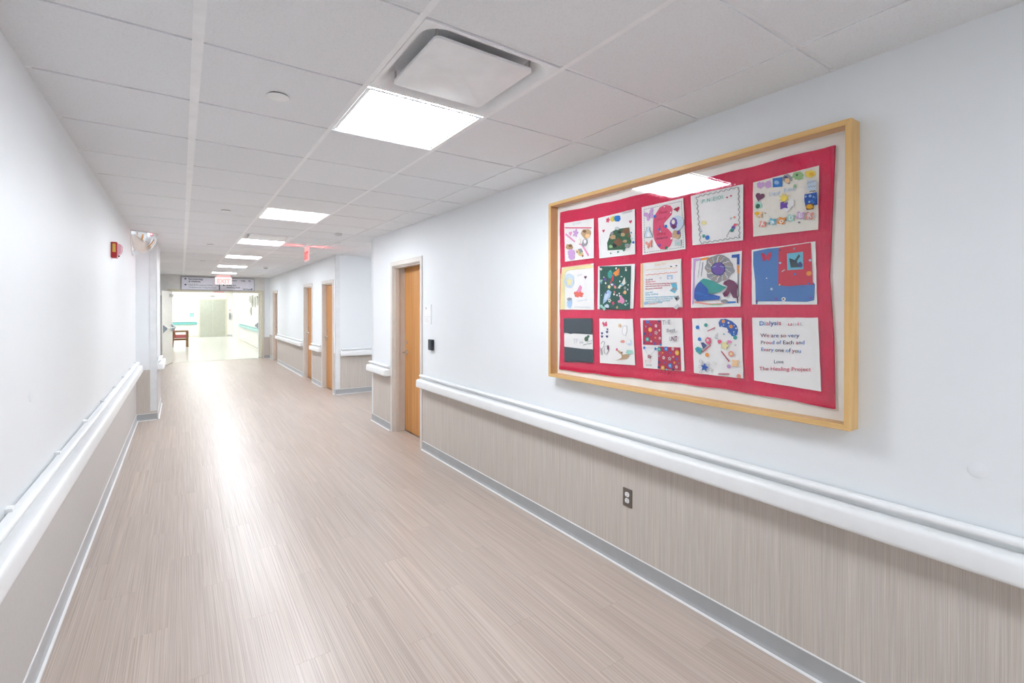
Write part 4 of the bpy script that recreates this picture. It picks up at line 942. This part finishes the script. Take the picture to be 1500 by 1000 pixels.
p.blob(800, 255, 28, 60, 'pale_grey', 'faint_drawing', 3); p.blob(800, 255, 22, 52, 'white', 'faint_drawing', 3); p.flower(745, 200, 24, 'peach'); p.blob(780, 375, 22, 16, 'salmon', 'faint_drawing', 4); p.blob(845, 380, 34, 32, 'pale_blue', 'faint_drawing', 6); p.blob(840, 375, 24, 22, 'white', 'faint_drawing', 7)
p.line([(540, 400), (560, 370), (580, 380), (570, 430), (620, 420), (625, 470), (600, 520)], 5, 'grey', 'drawn_horse'); p.line([(570, 430), (545, 460), (560, 520)], 5, 'grey', 'drawn_horse'); p.line([(580, 440), (575, 480), (590, 515)], 4, 'grey', 'drawn_horse'); p.wavy(535, 440, 545, 520, 5, 20, 4, 'grey', 'drawn_horse'); p.blob(618, 440, 10, 26, 'plum', 'drawn_horse', 3)
p.poly([(705, 455), (730, 470), (765, 490), (780, 520), (830, 510), (850, 535), (830, 560), (770, 570), (700, 585), (740, 568), (770, 550), (765, 520), (735, 495)], 'tan', 'felt_fox'); p.blob(715, 462, 10, 14, 'rose', seed=3); p.blob(850, 490, 36, 26, 'mint', 'painted_shape', 4, .3); p.blob(770, 495, 9, 8, 'brown', seed=5)
p = Patch('f', [(939, 466), (1000.7, 465.7), (1003.7, 543.7), (943.7, 538.3)])
p.poly([(1000, 140), (1200, 142), (1205, 415), (1000, 408)], 'crimson', 'print_square'); p.poly([(1168, 430), (1410, 440), (1418, 695), (1163, 672)], 'crimson', 'print_square')
for x, y, r, c, k in ((1050, 160, 20, 'royal', 0), (1143, 203, 20, 'white', 1), (1080, 245, 26, 'gold', 0), (1145, 278, 24, 'pale_grey', 1), (1020, 290, 17, 'navy', 0), (1078, 300, 13, 'violet', 0), (1050, 350, 26, 'teal', 0), (1138, 333, 11, 'orange', 0), (1188, 338, 17, 'white', 1), (1092, 372, 14, 'white', 1), (1132, 398, 17, 'violet', 0), (1195, 408, 12, 'royal', 0), (1182, 252, 12, 'white', 1), (1035, 210, 8, 'aqua', 0), (1015, 385, 12, 'navy', 0), (1085, 190, 12, 'violet', 0), (1178, 152, 13, 'navy', 0), (1015, 150, 10, 'red', 0),
    (1258, 455, 26, 'royal', 0), (1332, 455, 19, 'white', 1), (1380, 498, 28, 'gold', 0), (1183, 460, 24, 'teal', 0), (1303, 497, 14, 'violet', 0), (1220, 497, 11, 'orange', 0), (1233, 552, 20, 'white', 1), (1298, 562, 23, 'pale_grey', 1), (1340, 542, 13, 'white', 1), (1375, 565, 14, 'violet', 0), (1352, 605, 13, 'orange', 0), (1306, 638, 27, 'royal', 0), (1376, 652, 19, 'white', 1), (1225, 660, 24, 'gold', 0), (1185, 600, 14, 'navy', 0), (1185, 535, 8, 'aqua', 0), (1245, 605, 10, 'violet', 0), (1340, 680, 13, 'navy', 0), (1180, 655, 13, 'navy', 0), (1265, 680, 10, 'aqua', 0), (1405, 610, 8, 'teal', 0)):
    if k: p.flower(x, y, r, c, 5, 10, 'red')
    else:
        p.disc(x, y, r, c, 'printed_dot')
        if r > 20: p.disc(x, y, r*.45, 'peach' if c == 'gold' else 'sky' if c == 'royal' else 'mint', 'printed_dot')
p.text(1222, 190, 1310, 185, 48, 'THE', ['grey', 'pale_grey'], thick=.02); p.text(1268, 272, 1365, 262, 36, 'Best', ['grey'], thick=.03); p.text(1300, 368, 1385, 362, 48, 'UNIT', ['grey', 'plum'], thick=.03)
p.star(1023, 443, 24, 'royal'); p.star(1147, 455, 24, 'royal'); p.flower(1077, 538, 24, 'plum', 5, 18, 'salmon'); p.line([(1040, 440), (1130, 445)], 4, 'pale_grey'); p.line([(1030, 465), (1070, 520)], 4, 'pale_grey'); p.line([(1140, 475), (1090, 520)], 4, 'pale_grey'); p.text(1030, 608, 1100, 600, 30, 'YOU', ['salmon', 'pale_grey'], thick=0); p.text(1045, 640, 1110, 645, 28, 'kids', ['grey'], thick=0)
p = Patch('g', [(1015, 466.5), (1087, 465), (1090, 554.3), (1017.7, 546)])
p.poly([(360, 150), (380, 115), (430, 112), (490, 135), (535, 175), (550, 220), (540, 265), (515, 285), (490, 280), (470, 250), (440, 200), (400, 190), (370, 190)], 'dblue', 'kidney_shape'); p.disc(408, 137, 18, 'orange'); p.disc(482, 187, 19, 'orange'); p.flower(458, 150, 12, 'white'); p.disc(510, 240, 8, 'sky'); p.flower(533, 205, 11, 'pale_grey'); p.disc(458, 240, 8, 'violet'); p.scatter(380, 130, 540, 270, 8, 5, 8, ['sky', 'aqua', 'royal'], 4)
for x, y, r, c in ((156, 195, 19, 'royal'), (238, 173, 18, 'teal'), (176, 310, 18, 'royal'), (525, 295, 20, 'teal'), (250, 462, 20, 'orange')): p.disc(x, y, r, c)
p.line([(255, 232), (328, 197)], 8, 'crimson', 'ribbon'); p.line([(205, 438), (285, 367)], 8, 'crimson', 'ribbon'); p.line([(390, 427), (468, 530)], 8, 'crimson', 'ribbon'); p.line([(360, 648), (470, 648)], 9, 'crimson', 'ribbon')
p.text(325, 310, 358, 280, 34, 'LOVE', ['grey'], thick=0); p.flower(345, 300, 16, 'pale_grey')
p.poly([(230, 320), (255, 288), (285, 300), (290, 340), (270, 365), (245, 350)], 'rose', 'felt_letter_d'); p.disc(258, 320, 14, 'pale_grey'); p.poly([(190, 345), (215, 340), (250, 372), (215, 405)], 'navy', 'felt_letter_a'); p.poly([(135, 400), (160, 382), (195, 395), (205, 430), (180, 460), (145, 430)], 'teal', 'felt_letter_d'); p.disc(168, 412, 14, 'royal')
p.blob(375, 335, 20, 18, 'rose', 'flower_leaf', 2); p.flower(425, 372, 44, 'pale_yellow', 5); p.blob(470, 335, 22, 16, 'pink', seed=3); p.disc(487, 453, 28, 'salmon'); p.disc(487, 453, 15, 'pale_yellow'); p.flower(528, 543, 44, 'peach', 4, 45); p.disc(465, 575, 20, 'lilac'); p.disc(562, 670, 21, 'salmon'); p.disc(530, 368, 10, 'pale_grey'); p.star(228, 585, 46, 'dblue', 5, 10)
for x, y in ((190, 525), (190, 625), (287, 605), (265, 545), (185, 575)): p.blob(x, y, 13, 16, 'pale_grey', 'drawn_swirl', int(x+y), .3); p.blob(x, y, 7, 9, 'white', 'drawn_swirl', int(x+y), .3)
p.wavy(325, 530, 350, 560, 8, 25, 4, 'pale_grey')
p = Patch('g', [(1103, 465), (1199.2, 465), (1204, 573), (1105.8, 556.8)])
C5 = ['aqua', 'crimson', 'navy', 'rose', 'royal']; CD = ['navy', 'slate', 'plum', 'royal', 'crimson']
p.text(755, 178, 972, 172, 44, 'Dialysis', C5, thick=.004); p.text(1035, 180, 1180, 172, 36, 'unit', ['rose', 'pale_grey'], thick=.004)
p.text(770, 290, 1150, 292, 36, 'We are so very', CD, thick=.004); p.text(772, 358, 1200, 360, 36, 'Proud of Each and', CD, thick=.004); p.text(775, 425, 1165, 442, 36, 'Every one of you', CD, thick=.004); p.text(900, 545, 995, 545, 34, 'Love', ['navy', 'slate'], thick=.004); p.text(758, 612, 1265, 622, 36, 'The Healing Project', ['rose', 'crimson', 'rose'], thick=.004)

# ------------------------------------------------------------------ the lobby beyond the double doors
lf = struct(empty('door_6', (0.84, YE, 0)))
EX0, EX1, EZ = 0.84, 2.03, 2.03
f = B(); f.box(EX0-0.07, EX0, YE-0.03, YE, 0, EZ+0.07, 0.004); f.box(EX1, EX1+0.07, YE-0.03, YE, 0, EZ+0.07, 0.004); f.box(EX0, EX1, YE-0.03, YE, EZ, EZ+0.07, 0.004)
keep(f.obj('casing', CREAMD), lf)
for x0, x1 in ((EX0, (EX0+EX1)/2-0.003), ((EX0+EX1)/2+0.003, EX1)):
    keep(B().box(x0, x1, YE-0.012, YE-0.001, 0.01, EZ, 0.002).obj('leaf', LIFT), lf)
keep(B().box(EX0, EX1, YE-0.03, YE-0.001, 0, 0.010).obj('sill', STEEL), lf)
for x0, x1 in ((-4.2, EX0-0.07), (EX1+0.07, 2.36)):
    pass
baseboard('baseboard_lobby_end', (-4.2, YE, 0), (EX0-0.08, YE, 0), (0, -1, 0), CREAMD)
baseboard('baseboard_lobby_lift', (EX1+0.08, YE, 0), (2.36, YE, 0), (0, -1, 0), BASEL)
baseboard('baseboard_lobby_right', (2.36, YC+0.3, 0), (2.36, 27.2, 0), (-1, 0, 0), CREAMD)
handrail((-3.0, YE, 0), (0.70, YE, 0), (0, -1, 0), 'teal handrail on the lobby wall left of the lift', 'teal lobby handrails', TEAL, TEAL)
handrail((2.36, YC+0.6, 0), (2.36, 26.9, 0), (-1, 0, 0), 'pale teal handrail on the right lobby wall', 'teal lobby handrails', TEALL, TEALL)
ws = empty('wall_sign', (0.47, YE, 1.1)); tag(ws, 'small teal notice on the lobby wall above the teal handrail', 'sign')
keep(B().box(0.37, 0.57, YE-0.012, YE, 1.12, 1.30, 0.003).obj('plate', TEAL), ws)
keep(B().box(0.385, 0.555, YE-0.014, YE-0.011, 1.205, 1.225).obj('print_line', WPLAST), ws)
keep(B().box(0.385, 0.555, YE-0.014, YE-0.011, 1.17, 1.185).obj('print_line', WPLAST), ws)
lo_ = empty('lift_indicator', (1.40, YE, 2.2)); tag(lo_, 'pale indicator plate above the steel lift doors', 'indicator')
keep(B().box(1.27, 1.56, YE-0.02, YE, 2.19, 2.29, 0.004).obj('plate', plain('indicator_pale', (0.58, 0.58, 0.52), 0.4)), lo_)
keep(B().box(1.33, 1.50, YE-0.023, YE-0.019, 2.215, 2.265).obj('window', DUCT), lo_)
# chair
ch = empty('armchair', (-0.02, 23.5, 0)); tag(ch, 'wooden lobby armchair with red seat seen side-on beyond the doors', 'chair')
cx, cyc = -0.02, 23.75
for dy in (-0.27, 0.27):
    y0, y1 = cyc+dy-0.025, cyc+dy+0.025
    sf = B(); sf.box(cx+0.17, cx+0.26, y0, y1, 0, 0.62, 0.006); keep(sf.obj('front_leg', CHAIRW), ch)
    sf = B(); sf.prism([(cx-0.30, 0), (cx-0.25, 0), (cx-0.20, 0.62), (cx-0.27, 0.62)], y0, y1, lambda p, q, t: (p, t, q)); keep(sf.obj('back_leg', CHAIRW), ch)
    sf = B(); sf.box(cx-0.29, cx+0.26, y0-0.012, y1+0.012, 0.60, 0.655, 0.01); keep(sf.obj('armrest', CHAIRW), ch)
    sf = B(); sf.box(cx-0.25, cx+0.20, y0+0.01, y1-0.01, 0.27, 0.32, 0.004); keep(sf.obj('side_rail', CHAIRW), ch)
sb = B(); sb.box(cx-0.24, cx+0.24, cyc-0.24, cyc+0.24, 0.36, 0.49, 0.03); keep(sb.obj('seat', CHAIRR, None, 50), ch)
sb = B(); sb.prism([(cx-0.25, 0.44), (cx-0.16, 0.44), (cx-0.24, 0.86), (cx-0.33, 0.86)], cyc-0.24, cyc+0.24, lambda p, q, t: (p, t, q)); keep(sb.obj('backrest', CHAIRR), ch)
# right-hand lobby wall: a door surround, phone, pictures
ld_ = struct(empty('door_7', (2.36, 27.3, 0)))
f = B(); f.box(2.34, 2.37, 27.25, 27.33, 0, 2.12, 0.003); f.box(2.34, 2.37, 28.2, 28.28, 0, 2.12, 0.003); f.box(2.34, 2.37, 27.33, 28.2, 2.04, 2.12, 0.003); keep(f.obj('casing', CREAMD), ld_)
keep(B().box(2.352, 2.359, 27.33, 28.2, 0.01, 2.04).obj('leaf', CREAM), ld_)
ph = empty('wall_phone', (2.25, YE, 1.0)); tag(ph, 'grey wall phone beside the steel lift doors', 'phone')
keep(B().box(2.20, 2.30, YE-0.06, YE, 0.95, 1.32, 0.01).obj('housing', plain('phone_grey', (0.45, 0.46, 0.46), 0.4)), ph)
keep(B().box(2.215, 2.245, YE-0.10, YE-0.055, 1.0, 1.28, 0.01).obj('handset', plain('handset_grey', (0.28, 0.29, 0.30), 0.4)), ph)
keep(B().box(2.26, 2.29, YE-0.066, YE-0.055, 1.05, 1.2).obj('keypad', DUCT), ph)
nb_ = empty('notice', (2.24, YE, 1.45)); tag(nb_, 'small pink notice above the wall phone', 'sign')
keep(B().box(2.21, 2.30, YE-0.01, YE, 1.42, 1.52, 0.002).obj('plate', plain('notice_pink', (0.72, 0.50, 0.46), 0.5)), nb_)
HANG = plain('ornament_grey_green', (0.62, 0.62, 0.56), 0.5)
for i, (y, z0, z1, lab) in enumerate(((22.6, 1.80, 2.08, 'tall slender metal wall ornament, top left of the lobby cluster'), (21.8, 1.62, 2.10, 'long slender metal wall ornament in the middle of the lobby cluster'),
        (20.9, 1.60, 2.02, 'slender metal wall ornament on the right of the lobby cluster'), (22.2, 1.28, 1.62, 'short slender metal wall ornament, bottom left of the lobby cluster'), (20.2, 1.66, 1.96, 'short slender metal wall ornament nearest the right door leaf'))):
    t = empty('wall_ornament', (2.36, y, z0)); tag(t, lab, 'ornament', 'metal ornaments on the lobby wall')
    for j in range(3):
        yy_ = y+(j-1)*0.14; keep(B().tube([(2.345, yy_, z0+0.04*j), (2.325, yy_+0.02, (z0+z1)/2), (2.345, yy_, z1-0.03*j)], 0.03, 6).obj('blade', HANG, None, 50), t)
    keep(B().box(2.345, 2.359, y-0.17, y+0.17, (z0+z1)/2-0.012, (z0+z1)/2+0.012).obj('bracket', HANG), t)
